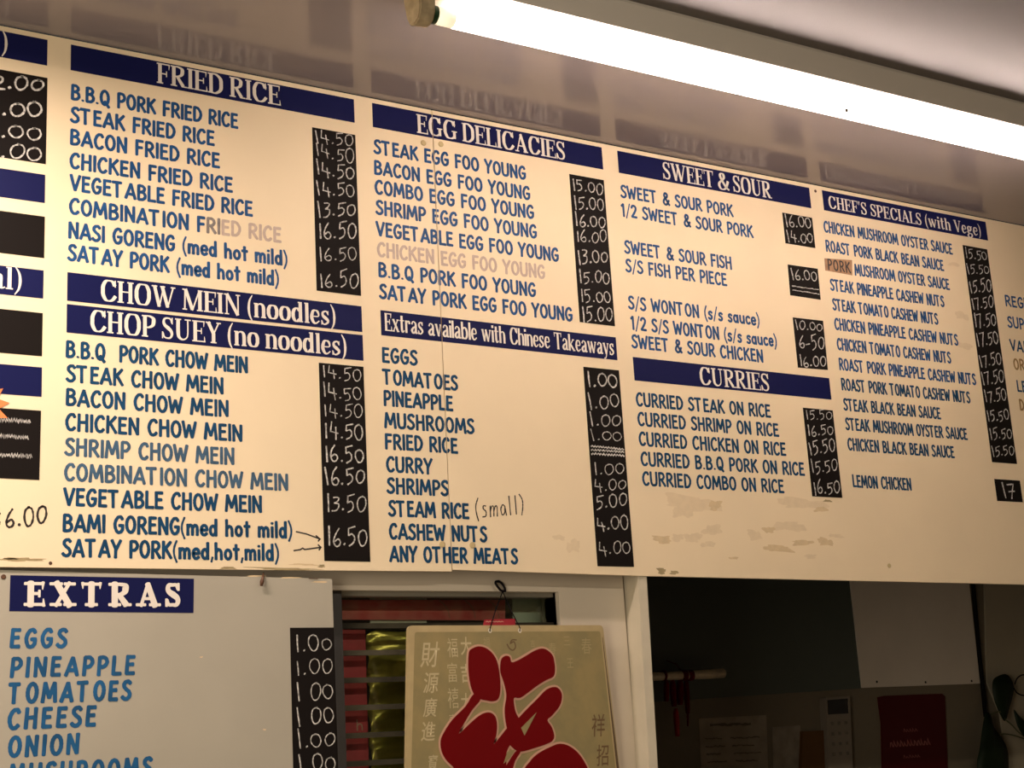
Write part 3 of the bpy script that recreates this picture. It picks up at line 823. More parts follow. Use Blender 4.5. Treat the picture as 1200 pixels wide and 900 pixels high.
def price_panel(parent, corners, rows, label, xl=.006, xr=.005, wt=.085, th=.0008):
    (x0, z1), (x1, z1b), (x1b, z0b), (x0b, z0) = corners
    bm = bmesh.new()
    prism(bm, [(x0, z1), (x1, z1b), (x1b, z0b), (x0b, z0)], -th, 0)
    pp = obj('price_panel', bm, BLACK, parent, label=label)
    for k, rw in enumerate(rows):
        t, zl, zr, hl, hr = rw[:5]
        a = x0 + xl + (rw[5] if len(rw) > 5 else 0)
        bb = x1 - xr
        bm = bmesh.new()
        if t == '~':
            for q in range(3):
                zz = zl + .010 - q * .010
                pts = [(a + (bb - a) * s / 24.0, zz + (.0026 if s % 2 else -.0020) * random.uniform(.5, 1) - .003 * (s / 24.0 if q == 0 else 0)) for s in range(25)]
                ribbon(bm, pts, [.0026 if s % 3 else .0042 for s in range(25)], -th, .0003, .5)
        elif t == '=':
            for q in range(2):
                zz = zl + .006 - q * .013
                pts = [(a + (bb - a) * s / 16.0, zz + random.uniform(-.001, .001)) for s in range(17)]
                ribbon(bm, pts, [random.uniform(.0018, .0036) for s in range(17)], -th, .0003, .5)
        else:
            h0, h1 = hl * .93, hr * .93
            write(bm, t, a, zl - h0 * .5, bb - a, h0, HAND, wt=wt, gap=.03, y=-th, th=.0003, rnd=.6, zr=zr - h1 * .5, capr=h1, wobble=.016,
                  rng=random.Random(k * 31 + int(zl * 1000)))
        obj('chalk_price', bm, CHALK, pp)
    return pp


P1 = [('14.50', 3.0784, 3.0811, .0332, .0291), ('14.50', 3.0442, 3.0373, .0308, .0400), ('14.50', 2.9970, 2.9973, .0390, .0310), ('14.50', 2.9436, 2.9543, .0347, .0331),
      ('13.50', 2.8918, 2.9083, .0400, .0350), ('16.50', 2.8392, 2.8483, .0407, .0391), ('16.50', 2.7795, 2.7942, .0318, .0387), ('16.50', 2.7141, 2.7300, .0357, .0430)]
P2 = [('14.50', 2.4944, 2.4958, .0306, .0330), ('14.50', 2.4486, 2.4474, .0325, .0350), ('14.50', 2.4021, 2.4064, .0282, .0327), ('14.50', 2.3550, 2.3566, .0380, .0400),
      ('16.50', 2.3002, 2.3051, .0436, .0362), ('16.50', 2.2458, 2.2530, .0430, .0359), ('13.50', 2.1871, 2.1924, .0371, .0430), ('16.50', 2.1094, 2.1127, .0405, .0420)]
P3 = [('15.00', 3.0748, 3.0703, .0392, .0322), ('15.00', 3.0187, 3.0271, .0389, .0344), ('16.00', 2.9715, 2.9756, .0410, .0293), ('16.00', 2.9246, 2.9379, .0336, .0364),
      ('13.00', 2.8673, 2.8811, .0428, .0337), ('15.00', 2.8152, 2.8198, .0378, .0311), ('15.00', 2.7634, 2.7652, .0375, .0280), ('15.00', 2.7105, 2.7168, .0400, .0360)]
P4 = [('1.00', 2.5389, 2.5416, .0480, .0391), ('1.00', 2.4775, 2.4854, .0407, .0320), ('1.00', 2.4313, 2.4375, .0382, .0317), ('1.00', 2.3910, 2.3945, .0290, .0271),
      ('~', 2.3520, 2.3520, .01, .01), ('1.00', 2.3030, 2.3095, .0331, .0291), ('4.00', 2.2590, 2.2671, .0329, .0288), ('5.00', 2.2185, 2.2283, .0392, .0309),
      ('4.00', 2.1642, 2.1712, .0390, .0380), ('4.00', 2.0996, 2.1068, .0320, .0325)]
price_panel(left, [(1.4467, 3.0995), (1.5610, 3.0995), (1.5614, 2.6890), (1.4465, 2.6890)], P1, 'black price panel beside the fried rice list')
price_panel(left, [(1.4468, 2.5147), (1.5609, 2.5147), (1.5609, 2.0560), (1.4468, 2.0560)], P2, 'black price panel beside the chow mein list')
price_panel(right, [(2.1895, 3.0989), (2.3012, 3.0989), (2.3012, 2.6893), (2.1895, 2.6893)], P3, 'black price panel beside the egg list')
price_panel(right, [(2.1905, 2.5697), (2.3029, 2.5697), (2.3029, 2.0560), (2.1905, 2.0560)], P4, 'black price panel beside the extras list')
price_panel(right, [(2.9354, 3.0986), (3.0510, 3.0986), (3.0510, 3.0044), (2.9354, 3.0044)], [('16.00', 3.0737, 3.0810, .040, .0326), ('14.00', 3.0276, 3.0340, .0373, .035)], 'small black price panel with two prices', xl=.007, wt=.085)
price_panel(right, [(2.9351, 2.9396), (3.0510, 2.9410), (3.0493, 2.8458), (2.9324, 2.8465)], [('16.00', 2.9135, 2.9165, .040, .0319), ('=', 2.8700, 2.87, .01, .01)], 'small black price panel with two chalk lines', xl=.008, wt=.085)
price_panel(right, [(2.9329, 2.7802), (3.0492, 2.7821), (3.0469, 2.6346), (2.9324, 2.6318)], [('10.00', 2.7584, 2.7640, .031, .0261), ('6-50', 2.7058, 2.7165, .0384, .0440, .006), ('16.00', 2.6535, 2.6600, .0380, .0283)], 'small black price panel with three prices', wt=.09)
price_panel(right, [(2.9349, 2.5153), (3.0481, 2.5153), (3.0481, 2.2622), (2.9349, 2.2622)],
            [('15.50', 2.4945, 2.4995, .0290, .0250), ('16.50', 2.4497, 2.4595, .0371, .0277), ('15.50', 2.3992, 2.4120, .0390, .0360), ('15.50', 2.3441, 2.3560, .0366, .0321), ('16.50', 2.2870, 2.2920, .0400, .0343)],
            'black price panel beside the curries list', xl=.006, wt=.085)
price_panel(right, [(3.6894, 3.0990), (3.8019, 3.0990), (3.8019, 2.3986), (3.6894, 2.3986)],
            [('15.50', 3.0729, 3.0735, .0350, .0295), ('15.50', 3.0205, 3.0280, .0348, .0263), ('15.50', 2.9620, 2.9770, .0440, .0440), ('17.50', 2.9066, 2.9240, .0400, .0390), ('17.50', 2.8496, 2.8680, .0440, .0460),
             ('17.50', 2.7862, 2.8044, .0450, .0420), ('17.50', 2.7187, 2.7382, .0418, .0424), ('17.50', 2.6596, 2.6799, .0415, .0440), ('17.50', 2.6047, 2.6162, .0384, .0389),
             ('15.50', 2.5424, 2.5557, .0383, .0360), ('15.50', 2.4866, 2.4977, .0352, .0358), ('15.50', 2.4326, 2.4443, .0350, .0328)],
            "long black price panel beside the chef's specials", xl=.004, wt=.085)
pp = price_panel(right, [(3.6889, 2.3463), (3.8040, 2.3463), (3.8040, 2.2785), (3.6889, 2.2785)], [('17', 2.3110, 2.3110, .0440, .0440)], 'small black price panel reading 17', xl=.028, xr=.030, wt=.10)
bm = bmesh.new()
ribbon(bm, [(3.745, 2.309), (3.758, 2.3105), (3.772, 2.3115)], [.0042] * 3, -.00125, .0003, .5)
obj('chalk_price', bm, CHALK, pp)
# panels cut by the frame's left edge
pp = price_panel(left, [(.690, 3.1027), (.8172, 3.1027), (.8168, 2.9013), (.690, 2.9013)],
                 [('2.00', 3.0746, 3.0858, .0400, .0290), ('1.00', 3.0116, 3.0250, .0392, .0339), ('1.00', 2.9588, 2.9714, .0330, .0355), ('1.00', 2.9130, 2.9212, .0310, .0330)],
                 'black price panel at the frame edge reading 2.00', xl=.008, xr=.007, wt=.12)
price_panel(left, [(.690, 2.7814), (.8167, 2.7814), (.8165, 2.6884), (.690, 2.6884)], [], 'blank black price panel')
price_panel(left, [(.690, 2.5665), (.8156, 2.5665), (.8154, 2.4727), (.690, 2.4727)], [], 'lower blank black price panel')
pg = price_panel(left, [(.690, 2.3560), (.8155, 2.3560), (.8144, 2.2106), (.690, 2.2106)], [], 'black price panel with three chalk scribbles')
for zz, x1 in ((2.331, .7950), (2.2975, .7910), (2.2585, .7990)):
    bm = bmesh.new()
    pts = [(.700 + (x1 - .700) * s / 56.0 + random.uniform(-.001, .001), zz + (.0052 if s % 2 else -.0042) * random.uniform(.4, 1.1)) for s in range(57)]
    ribbon(bm, pts, [.0019] * 57, -.0008, .0003, .5)
    obj('chalk_price', bm, CHALK, pg)
# orange paper star stuck at the frame edge
STAR = mat('orange_card', (0.80, 0.22, 0.06), 0.5)
bm = bmesh.new()
pts = []
for k in range(24):
    a = 2 * math.pi * k / 24 + .16
    r = .062 if k % 2 == 0 else .041
    pts.append((.690 + r * math.cos(a), 2.358 + r * math.sin(a)))
prism(bm, pts, -.0016, -.0010)
tag(obj('star_sticker', bm, STAR), 'orange card starburst stuck on the menu board at the left frame edge', 'sticker')


# pen notes, arrows, smudges, screws on the boards
def pen(text, x, z, w, cap, zr, parent, wt=.075, label=None):
    bm = bmesh.new()
    write(bm, text, x, z, w, cap, HAND, wt=wt, gap=.10, y=0, th=.0003, rnd=.6, zr=zr, wobble=.01)
    obj('pen_note', bm, INK, parent, label=label)


pen('(small)', 1.8465, 2.1660, .1375, .0440, 2.1815, right, .070, 'black pen note reading (small)')
pen('$', .7130, 2.1080, .0300, .0400, 2.1085, left, .12, 'black marker dollar sign')
pen('6.00', .7480, 2.1105, .0840, .0370, 2.1205, left, .12, 'black marker price reading 6.00')
for pts in ([(1.3801, 2.1200), (1.405, 2.1155), (1.4377, 2.1050)], [(1.428, 2.1125), (1.4377, 2.1050), (1.4330, 2.1000)],
            [(1.3735, 2.0775), (1.389, 2.0800), (1.395, 2.0835), (1.400, 2.0805), (1.4392, 2.0865)], [(1.4325, 2.0920), (1.4392, 2.0865), (1.4345, 2.0800)]):
    bm = bmesh.new()
    ribbon(bm, pts, [.0033] * len(pts), 0, .0003, .5)
    obj('pen_arrow', bm, INK, left)


def blotch(cx, cz, rx, rz, material, parent, seed, y=0.0, th=.00012, n=26, rough=.35, name='stain'):
    r = random.Random(seed)
    pts = []
    ph = [r.uniform(0, 6.28) for _ in range(4)]
    for k in range(n * 2):
        a = math.pi * k / n
        q = 1 + rough * (.5 * math.sin(2 * a + ph[0]) + .4 * math.sin(3 * a + ph[1]) + .35 * math.sin(5 * a + ph[2]) + .2 * math.sin(9 * a + ph[3])) + r.uniform(-.06, .06)
        # corners squarer than an ellipse, like torn paper or tape residue
        ca, sa = math.cos(a), math.sin(a)
        pts.append((cx + rx * q * math.copysign(abs(ca) ** .7, ca), cz + rz * q * math.copysign(abs(sa) ** .7, sa)))
    bm = bmesh.new()
    prism(bm, pts, y - th, y)
    return obj(name, bm, material, parent)


for i, (px, py, wx, wz, mt) in enumerate([
        (811, 590, 30, 11, CREAM_DIRT3), (800, 600, 10, 9, CREAM_DIRT3), (838, 592, 7, 7, CREAM_DIRT2), (776, 632, 11, 5, CREAM_DIRT2), (794, 630, 7, 5, CREAM_DIRT3), (812, 630, 9, 7, CREAM_DIRT3), (835, 621, 11, 7, CREAM_DIRT3),
        (830, 638, 8, 4, CREAM_DIRT3), (884, 627, 8, 7, CREAM_DIRT3), (901, 621, 6, 5, CREAM_DIRT2), (925, 617, 16, 8, CREAM_DIRT3), (912, 643, 16, 5, CREAM_DIRT2), (940, 636, 12, 4, CREAM_DIRT2),
        (967, 635, 8, 6, CREAM_DIRT2), (980, 628, 8, 3, CREAM_DIRT3), (940, 590, 26, 8, CREAM_DIRT3), (962, 597, 7, 4, CREAM_DIRT2), (860, 654, 5, 2, CREAM_DIRT2), (950, 652, 7, 3, CREAM_DIRT3),
        (775, 669, 5, 4, CREAM_DIRT), (790, 671, 5, 2.5, CREAM_DIRT), (655, 630, 6, 4, CREAM_DIRT3), (672, 640, 7, 9, CREAM_DIRT3), (970, 587, 4, 2, CREAM_DIRT),
        (1118, 310, 7, 3, CREAM_DIRT3), (1127, 370, 7, 7, CREAM_DIRT3), (1130, 405, 8, 6, CREAM_DIRT3)]):
    c = at(px, py)
    e = at(px + wx, py)
    blotch(c.x, c.z, abs(e.x - c.x), wz / 560.0, mt, right, 50 + i, th=.00008 + .00001 * (i % 5))
# smudge, grime along the lower edge of the left board
for i, (x, z, rx, rz, mt) in enumerate([(.782, 2.0465, .036, .0032, CREAM_DIRT), (.770, 2.0490, .022, .0020, CREAM_DIRT), (1.400, 2.0470, .030, .0022, CREAM_DIRT2), (1.440, 2.0440, .008, .0030, CREAM_DIRT),
                                        (1.350, 2.0370, .075, .0022, CREAM_DIRT), (1.22, 2.0365, .020, .0020, CREAM_DIRT)]):
    blotch(x, z, rx, rz, mt, left, 90 + i, rough=.45)


def disc(name, x, z, r, y0, y1, material, parent, label=None, dome=True):
    bm = bmesh.new()
    n = 20
    rings = [(r, y1), (r, y0 + (y1 - y0) * .35), (r * .75, y0), (0, y0 - .0001)]
    vs = []
    for rr, y in rings[:-1]:
        vs.append([bm.verts.new((x + rr * math.cos(2 * math.pi * k / n), y, z + rr * math.sin(2 * math.pi * k / n))) for k in range(n)])
    for a, c in zip(vs, vs[1:]):
        for k in range(n):
            bm.faces.new((a[k], a[(k + 1) % n], c[(k + 1) % n], c[k]))
    bm.faces.new(vs[-1])
    return obj(name, bm, material, parent, label=label)


for x, z, p in ((1.7503, 3.1116, left), (1.8007, 3.1169, right), (1.7502, 2.1002, left), (1.8324, 2.1001, right)):
    disc('screw_cap', x, z, .0075, -.0022, 0, CAPM, p)
disc('screw', 3.0772, 3.1868, .0045, -.0015, 0, RUST, right, 'rusty screw head')
disc('screw', 3.2007, 2.0733, .0065, -.0020, 0, CAPM, right)
disc('screw', .8395, 2.0406, .0035, -.0012, 0, RUST, left, 'rusty screw head')

# ------------------------------------------------------------------ extras board below
ex = thing('menu_board', 'smaller grey-white board headed EXTRAS hanging below the left menu board', 'menu board', (1.1, .012, 1.35))
EY = .006
bm = bmesh.new()
prism(bm, [(-.2, 1.35), (1.4690, 1.35), (1.4672, 2.0165), (1.40, 2.0180), (1.28, 2.0190), (1.0914, 2.0212), (.74, 2.0262), (-.2, 2.0290)], EY, EY + .012)
obj('panel', bm, GREYB, ex)
for z0, z1 in ((1.40, 1.44), (1.96, 2.0)):
    bm = bmesh.new()
    box(bm, -.15, 1.44, EY + .012, .06, z0, z1)
    obj('mounting_batten', bm, DKWOOD, ex)
bm = bmesh.new()
prism(bm, [(.7615, 1.9445), (1.1429, 1.9409), (1.1444, 2.0134), (.7622, 2.0161)], EY - .0006, EY)
hb = obj('header_bar', bm, NAVY, ex, label='navy header bar reading EXTRAS')
bm = bmesh.new()
write(bm, 'EXTRAS', .789, 1.9548, .326, .0480, FAT, gap=.22, y=EY - .0006, rnd=.45, thick=.28, thin=.14)
obj('header_lettering', bm, WHITE_L, hb, label='white fat slab lettering')
for t, x, z, w, cap in (('EGGS', .7605, 1.8722, .1185, .0370), ('PINEAPPLE', .7622, 1.8155, .2570, .0375), ('TOMATOES', .7600, 1.7645, .2510, .0385), ('CHEESE', .7594, 1.7152, .1800, .0388),
                        ('ONION', .7614, 1.6625, .1440, .0385), ('MUSHROOMS', .7632, 1.6096, .2916, .0385)):
    bm = bmesh.new()
    write(bm, t, x + .003, z, w - .006, cap, CAS, wt=.215, gap=.17, y=EY, th=.0004, rnd=.5, jit=.012, slant=.05)
    obj('menu_lettering', bm, TEAL2, ex)
bm = bmesh.new()
PXR = [('1.00', 1.8742, 1.8744, .0420, .0279), ('1.00', 1.8219, 1.8215, .0348, .0310), ('1 00', 1.7718, 1.7698, .0400, .0390), ('1 00', 1.7176, 1.7159, .0420, .0309), ('1.00', 1.6692, 1.6660, .0393, .0326), ('1 00', 1.6202, 1.6138, .0408, .0323)]
bm.free()
EXOFF = EY
pxb = bmesh.new()
prism(pxb, [(1.3627, 1.42), (1.4688, 1.42), (1.4676, 1.9088), (1.3627, 1.9088)], EY - .0008, EY)
pp = obj('price_panel', pxb, BLACK, ex, label='black price panel with a column of 1.00 prices')
for k, (t, zl, zr, hl, hr) in enumerate(PXR):
    bm = bmesh.new()
    write(bm, t, 1.372, zl - hl * .46, .092, hl * .92, HAND, wt=.066, gap=.05, y=EY - .0008, th=.0003, rnd=.6, zr=zr - hr * .46, capr=hr * .92, wobble=.02, space=.30, rng=random.Random(900 + k))
    obj('chalk_price', bm, CHALK, pp)
c = at(4, 676, EY)
disc('screw', c.x, c.z, .0050, EY - .0015, EY, RUST, ex, 'rusty screw head')
c = at(305, 683, EY)
bm = bmesh.new()
tube(bm, [(c.x + .008, EY, c.z + .022), (c.x + .004, EY - .006, c.z + .012), (c.x, EY - .010, c.z + .002), (c.x - .001, EY - .008, c.z - .008)], [.0015, .0025, .0048, .0030], 8)
obj('bent_nail', bm, RUST, ex, smooth=True)
c = at(368, 678.5, EY)
bm = bmesh.new()
tube(bm, [(c.x - .012, EY, c.z + .001), (c.x - .012, EY - .002, c.z + .001), (c.x + .008, EY - .002, c.z), (c.x + .008, EY, c.z)], .0009, 6)
obj('staple', bm, RUST, ex)
for i, (px, py) in enumerate(((300, 675), (340, 677), (375, 682), (236, 770), (310, 855))):
    c = at(px, py, EY)
    blotch(c.x, c.z, .020 if py < 700 else .003, .0016, CREAM_DIRT2, ex, 200 + i, y=EY, rough=.4)

# ------------------------------------------------------------------ fluorescent light on the ceiling
TY, TZ, TR = -.588, 3.119, .019
TX0, TX1 = at(507, 16, TY).x, 3.72
fl = thing('fluorescent_light', 'white fluorescent batten light with one bright bare tube on the ceiling above the boards', 'ceiling light', ((TX0 + TX1) / 2, TY, CZ))
TUBE = tube_mat('lit_tube', TUBE_STRENGTH, TUBE_COLOR)
TUBE_END = tube_mat('tube_end_glow', TUBE_STRENGTH * .035, (1.0, .80, .52))
bm = bmesh.new()
yz = [(-.683, CZ), (-.683, CZ - .006), (-.655, CZ - .0535), (-.521, CZ - .0535), (-.493, CZ - .006), (-.493, CZ)]
ra = [bm.verts.new((TX0 - .008, y, z)) for y, z in yz]
rb = [bm.verts.new((TX1 + .008, y, z)) for y, z in yz]
bm.faces.new(ra)
bm.faces.new(rb[::-1])
for i in range(6):
    bm.faces.new((ra[i], rb[i], rb[(i + 1) % 6], ra[(i + 1) % 6]))
obj('batten_housing', bm, METAL_W, fl)
for sgn, xe in ((1, TX0), (-1, TX1)):
    # lampholder: a tapering cream block with a rounded foot
    bm = bmesh.new()
    prof = [(-.042, .0890), (-.030, -.008), (-.020, -.026), (0, -.033), (.020, -.026), (.030, -.008), (.042, .0890)]
    a = [bm.verts.new((xe - sgn * (.046 + (.006 if z > .05 else 0)), TY + y, TZ + z)) for y, z in prof]
    c = [bm.verts.new((xe - sgn * .0085, TY + y * .92, TZ + z * (1 if z > .05 else .92))) for y, z in prof]
    bm.faces.new(a)
    bm.faces.new(c[::-1])
    n = len(prof)
    for i in range(n):
        bm.faces.new((a[i], c[i], c[(i + 1) % n], a[(i + 1) % n]))
    bmesh.ops.recalc_face_normals(bm, faces=bm.faces)
    bmesh.ops.bevel(bm, geom=bm.edges[:], offset=.003, segments=2, affect='EDGES')
    obj('lampholder', bm, HOLDER, fl)
    bm = bmesh.new()
    tube(bm, [(xe - sgn * .007, TY, TZ), (xe + sgn * .006, TY, TZ)], TR * 1.04, 28)
    obj('tube_cap', bm, GREEN, fl, label='dark green tube cap')
    bm = bmesh.new()
    tube(bm, [(xe + sgn * .006, TY, TZ), (xe + sgn * .048, TY, TZ)], TR, 32)
    obj('tube_end', bm, TUBE_END, fl, smooth=True, label='dimmer yellowish end of the tube')
bm = bmesh.new()
tube(bm, [(TX0 + .048, TY, TZ), (TX1 - .048, TY, TZ)], TR, 40)
obj('tube', bm, TUBE, fl, smooth=True)
for px, py, r in ((990, 106, .0055), (1006, 110, .0030)):
    x = at(px, py, TY - .02).x
    bm = bmesh.new()
    bmesh.ops.create_icosphere(bm, subdivisions=2, radius=r)
    bmesh.ops.translate(bm, verts=bm.verts, vec=(x, TY - TR * .90, TZ - TR * .42))
    obj('dirt_speck', bm, mat('dust', (.03, .02, .008), .9), fl)

# ------------------------------------------------------------------ louvre window and what shows behind its glass
GLASS = glass_mat('greenish_glass', (.90, .94, .88))
win = bpy.data.objects.new('window_1', None)
win.location = ((WX0 + WX1) / 2, .10, WZ0)
COL.objects.link(win)
struct(win)
bm = bmesh.new()
xr = at(651, 715, .09).x
box(bm, xr, WX1, .075, .125, WZ0, WZ1)
box(bm, xr - .006, xr, .072, .09, WZ0, WZ1)
xl = at(394, 800, .09).x
bd = bmesh.new()
box(bd, WX0, at(400, 800, .09).x, .075, .125, WZ0, WZ1)
box(bm, WX0, WX1, .085, .125, WZ1 - .010, WZ1)
box(bm, WX0, WX1, .085, .125, WZ0, WZ0 + .03)
obj('window_frame', bm, ALU, win)
obj('blade_channel', bd, ALUD, win, label='dark blade channel')
zs = [at(435, y, .10).z for y in (730, 760, 793, 825, 857, 890)]
zs = [zs[0] + (zs[0] - zs[1])] + zs
step = (zs[1] - zs[-1]) / 5
z = zs[1]
ztops = [zs[1] + step] + [zs[1] - step * k for k in range(0, 10)]
for zt in ztops:
    if zt - step < WZ0 + .02:
        break
    bm = bmesh.new()
    # a pane leaning outwards at the foot, overlapping the one below
    prof = [(.112, zt), (.116, zt), (.094, zt - step - .012), (.090, zt - step - .012)]
    x0, x1 = at(400, 800, .10).x, xr - .007
    a = [bm.verts.new((x0, y, q)) for y, q in prof]
    c = [bm.verts.new((x1, y, q)) for y, q in prof]
    bm.faces.new(a)
    bm.faces.new(c[::-1])
    for i in range(4):
        bm.faces.new((a[i], c[i], c[(i + 1) % 4], a[(i + 1) % 4]))
    obj('louvre_blade', bm, GLASS, win)
    bm = bmesh.new()
    box(bm, x0, x1, .0895, .0925, zt - step - .0135, zt - step - .0015)
    obj('blade_edge', bm, mat('dusty_blade_edge', (.085, .075, .05), .6, noise=.6, nscale=9, spec=.12), win)
REDC = mat('red_banner_cloth', (.80, .085, .115), .6, noise=.25, nscale=14)
RED2 = mat('red_paper', (.72, .075, .075), .5, noise=.5, nscale=22, color2=(.78, .18, .15))
GOLD = mat('gold_foil', (.90, .72, .17), .28, metal=.55, bump=.8, bscale=18)
PALE = mat('pale_paper', (.82, .78, .66), .7)
BY = .135


def px_poly(name, pts, Y, thick, material, label=None, cat=None, parent=None):
    q = [at(px, py, Y) for px, py in pts]
    bm = bmesh.new()
    prism(bm, [(v.x, v.z) for v in q], Y, Y + thick)
    o = obj(name, bm, material, parent)
    if label and not parent:
        tag(o, label, cat)
    elif label:
        o['label'] = label
    return o


banner = px_poly('hanging_banner', [(399, 738), (428, 738), (434, 960), (404, 960)], BY, .004, REDC, 'narrow red vertical banner behind the louvre glass beside the gold foil', 'banner')
c = at(418, 856, BY)
bm = bmesh.new()
write(bm, 'h', c.x - .002, c.z, .020, .024, CAS, wt=.13, y=BY, th=.0005)
obj('banner_lettering', bm, mat('pink_lettering', (.75, .40, .33), .6), banner)
# banner across the top of the window, with paler swirls
q = [at(px, py, BY + .01) for px, py in ((397, 703), (592, 703), (592, 727), (397, 726))]
bm = bmesh.new()
prism(bm, [(v.x, v.z) for v in q], BY + .01, BY + .013)
tb = tag(obj('paper_banner', bm, RED2), 'red paper banner with pale swirls stretched across the top of the window', 'banner')
bm = bmesh.new()
for px in (515, 545, 573):
    pts = [at(px + dx, py, BY + .01) for dx, py in ((0, 704), (6, 709), (10, 716), (12, 724))]
    ribbon(bm, [(v.x, v.z) for v in smooth_path(pts, 5)], [.0035] * 16, BY + .01, .0004, .6)
obj('swirl_pattern', bm, mat('pale_red_swirl', (.55, .16, .12), .6), tb)
# gold foil ornament: crumpled hanging sheet
q0, q1 = at(429, 739, BY + .03), at(520, 739, BY + .03)
bm = bmesh.new()
NX, NZ = 14, 40
g = []
rg = random.Random(3)
for j in range(NZ + 1):
    row = []
    for i in range(NX + 1):
        x = q0.x + (q1.x - q0.x) * i / NX
        z = q0.z - .010 * (1 - min(1, i / 4)) ** 2 - (.44) * j / NZ
        row.append(bm.verts.new((x, BY + .03 + .008 * math.sin(j * .9 + i * .35) + rg.uniform(-.003, .003), z + .004 * math.sin(i * .8))))
    g.append(row)
for j in range(NZ):
    for i in range(NX):
        bm.faces.new((g[j][i], g[j][i + 1], g[j + 1][i + 1], g[j + 1][i]))
o = obj('foil_ornament', bm, GOLD, smooth=True)
md = o.modifiers.new('solid', 'SOLIDIFY')
md.thickness = .001
tag(o, 'crumpled gold foil hanging behind the louvre glass', 'ornament')
px_poly('paper_notice', [(434, 690), (500, 690), (500, 735), (434, 735)], BY + .016, .003, PALE, 'pale paper notice behind the red banner in the window', 'paper')
px_poly('translucent_sheet', [(600, 688), (648, 688), (650, 760), (602, 760)], BY + .018, .003, mat('pale_green_sheet', (.80, .86, .74), .5), 'pale green sheet', None, win)

# ------------------------------------------------------------------ the good-fortune plaque hanging before the window
PYF = .022
pl = thing('hanging_plaque', 'tan plaque with a big red brushed character hanging before the window', 'plaque', (1.94, PYF + .005, 1.35))
TAN = mat('tan_board', (.30, .235, .10), .45, noise=.22, nscale=22, color2=(.24, .20, .09))
TANB = mat('gold_border', (.46, .36, .18), .4, noise=.1, nscale=30)
TANL = mat('pale_gold_print', (.50, .42, .24), .5)
BRN = mat('brown_print', (.13, .075, .03), .6)
REDP = mat('deep_red_paint', (.140, .0015, .0025), .5, spec=.12)
PINK = mat('pink_outline', (.55, .32, .22), .5)


def pz(px, py):
    v = at(px, py, PYF)
    return (v.x, v.z)


def rounded(pts, r, n=6):
    out = []
    N = len(pts)
    for i in range(N):
        p0, p1, p2 = Vector(pts[i - 1]), Vector(pts[i]), Vector(pts[(i + 1) % N])
        a = p1 + (p0 - p1).normalized() * r
        c = p1 + (p2 - p1).normalized() * r
        for k in range(n + 1):
            t = k / n
            out.append(tuple(a * (1 - t) ** 2 + p1 * 2 * t * (1 - t) + c * t * t))
    return out


tl, tr_ = pz(478.5, 733), pz(706.5, 732.5)
blp, brp = pz(476, 900), pz(726, 900)
zb = 1.30


def ext(p, q):
    t = (zb - p[1]) / (q[1] - p[1])
    return (p[0] + (q[0] - p[0]) * t, zb)


bl2, br2 = ext(tl, blp), ext(tr_, brp)
outer = rounded([tl, tr_, br2, bl2], .012)
bm = bmesh.new()
prism(bm, outer, PYF, PYF + .010)
obj('border', bm, TANB, pl, label='pale gold border')
ins = lambda p, dx, dz: (p[0] + dx, p[1] + dz)
bm = bmesh.new()
prism(bm, rounded([ins(tl, .016, -.015), ins(tr_, -.010, -.015), ins(br2, -.014, .012), ins(bl2, .010, .012)], .006), PYF - .0006, PYF)
face = obj('face_panel', bm, TAN, pl)
bm = bmesh.new()
e1, e2 = ins(tr_, -.004, -.03), ins(br2, -.006, .02)
ribbon(bm, [e1, ((e1[0] + e2[0]) / 2, (e1[1] + e2[1]) / 2), e2], [.0012, .006, .009], PYF, .0004)
obj('brown_border_line', bm, mat('dark_brown_line', (.10, .06, .03), .6), pl)  # dark brown border line, wider towards the bottom
F_ = [
    [(549, 765), (553, 760), (560, 757.5), (568, 759), (576, 765), (582, 775), (585, 790), (586, 805), (585, 815), (582, 820.5), (576, 822), (570, 821), (563, 819.5), (556, 815), (551, 803), (548.5, 785)],
    [(555, 813), (563, 819), (553, 832), (545, 845), (537, 860), (548, 850), (558, 841), (566, 836), (574, 835), (580, 840), (582, 850), (581, 862), (578, 872), (586, 863), (594, 853), (602, 846), (606, 862), (598, 872), (593, 882), (588, 905), (540, 905), (530, 898), (522, 890), (517, 880), (516, 868), (520, 858), (530, 843), (545, 828)],
    [(586, 777), (588, 771), (592.5, 768.5), (597, 770), (599, 776), (606, 774), (615, 769), (625, 763), (634, 760), (641, 762), (647, 768), (649, 775), (650, 785), (648, 793), (640, 797), (630, 803), (618, 812), (609, 818), (602, 818), (602, 826), (604, 835), (608, 843), (613, 858), (606, 870), (596, 860), (592, 845), (591, 830), (593, 815), (590, 800), (586, 788)],
    [(604, 845), (616, 832), (630, 818), (640, 808), (650, 805), (656, 809), (658, 817), (655, 828), (646, 839), (641, 844), (646, 852), (649, 862), (647, 868), (640, 872), (625, 877), (609, 881), (600, 876), (593, 866), (596, 854)],
    [(614, 907), (620, 893), (630, 883), (645, 875), (656, 871.5), (668, 875), (680, 886), (690, 905), (692, 925), (640, 930)],
    [(588, 907), (596, 892), (604, 880.5), (610, 880), (603, 892), (598, 907)],
]
bm1, bm2 = bmesh.new(), bmesh.new()
for i, poly in enumerate(F_):
    q = [Vector(pz(*p)) for p in poly]
    s = [tuple(v) for v in smooth_path(q, 3, True)]
    prism(bm1, s, PYF - .0022 - i * .00004, PYF - .0006)
    ribbon(bm2, s, [.0095] * len(s), PYF - .0006 - i * .00004, .0006, 0, True)
bigc = obj('red_character', bm1, REDP, pl, label='big deep red brush character with a pale outline')
obj('character_outline', bm2, PINK, bigc, label='pale pink outline')
bm = bmesh.new()
prism(bm, [pz(*p) for p in ((610, 853), (628, 835), (614, 862))], PYF - .0030, PYF - .0022)
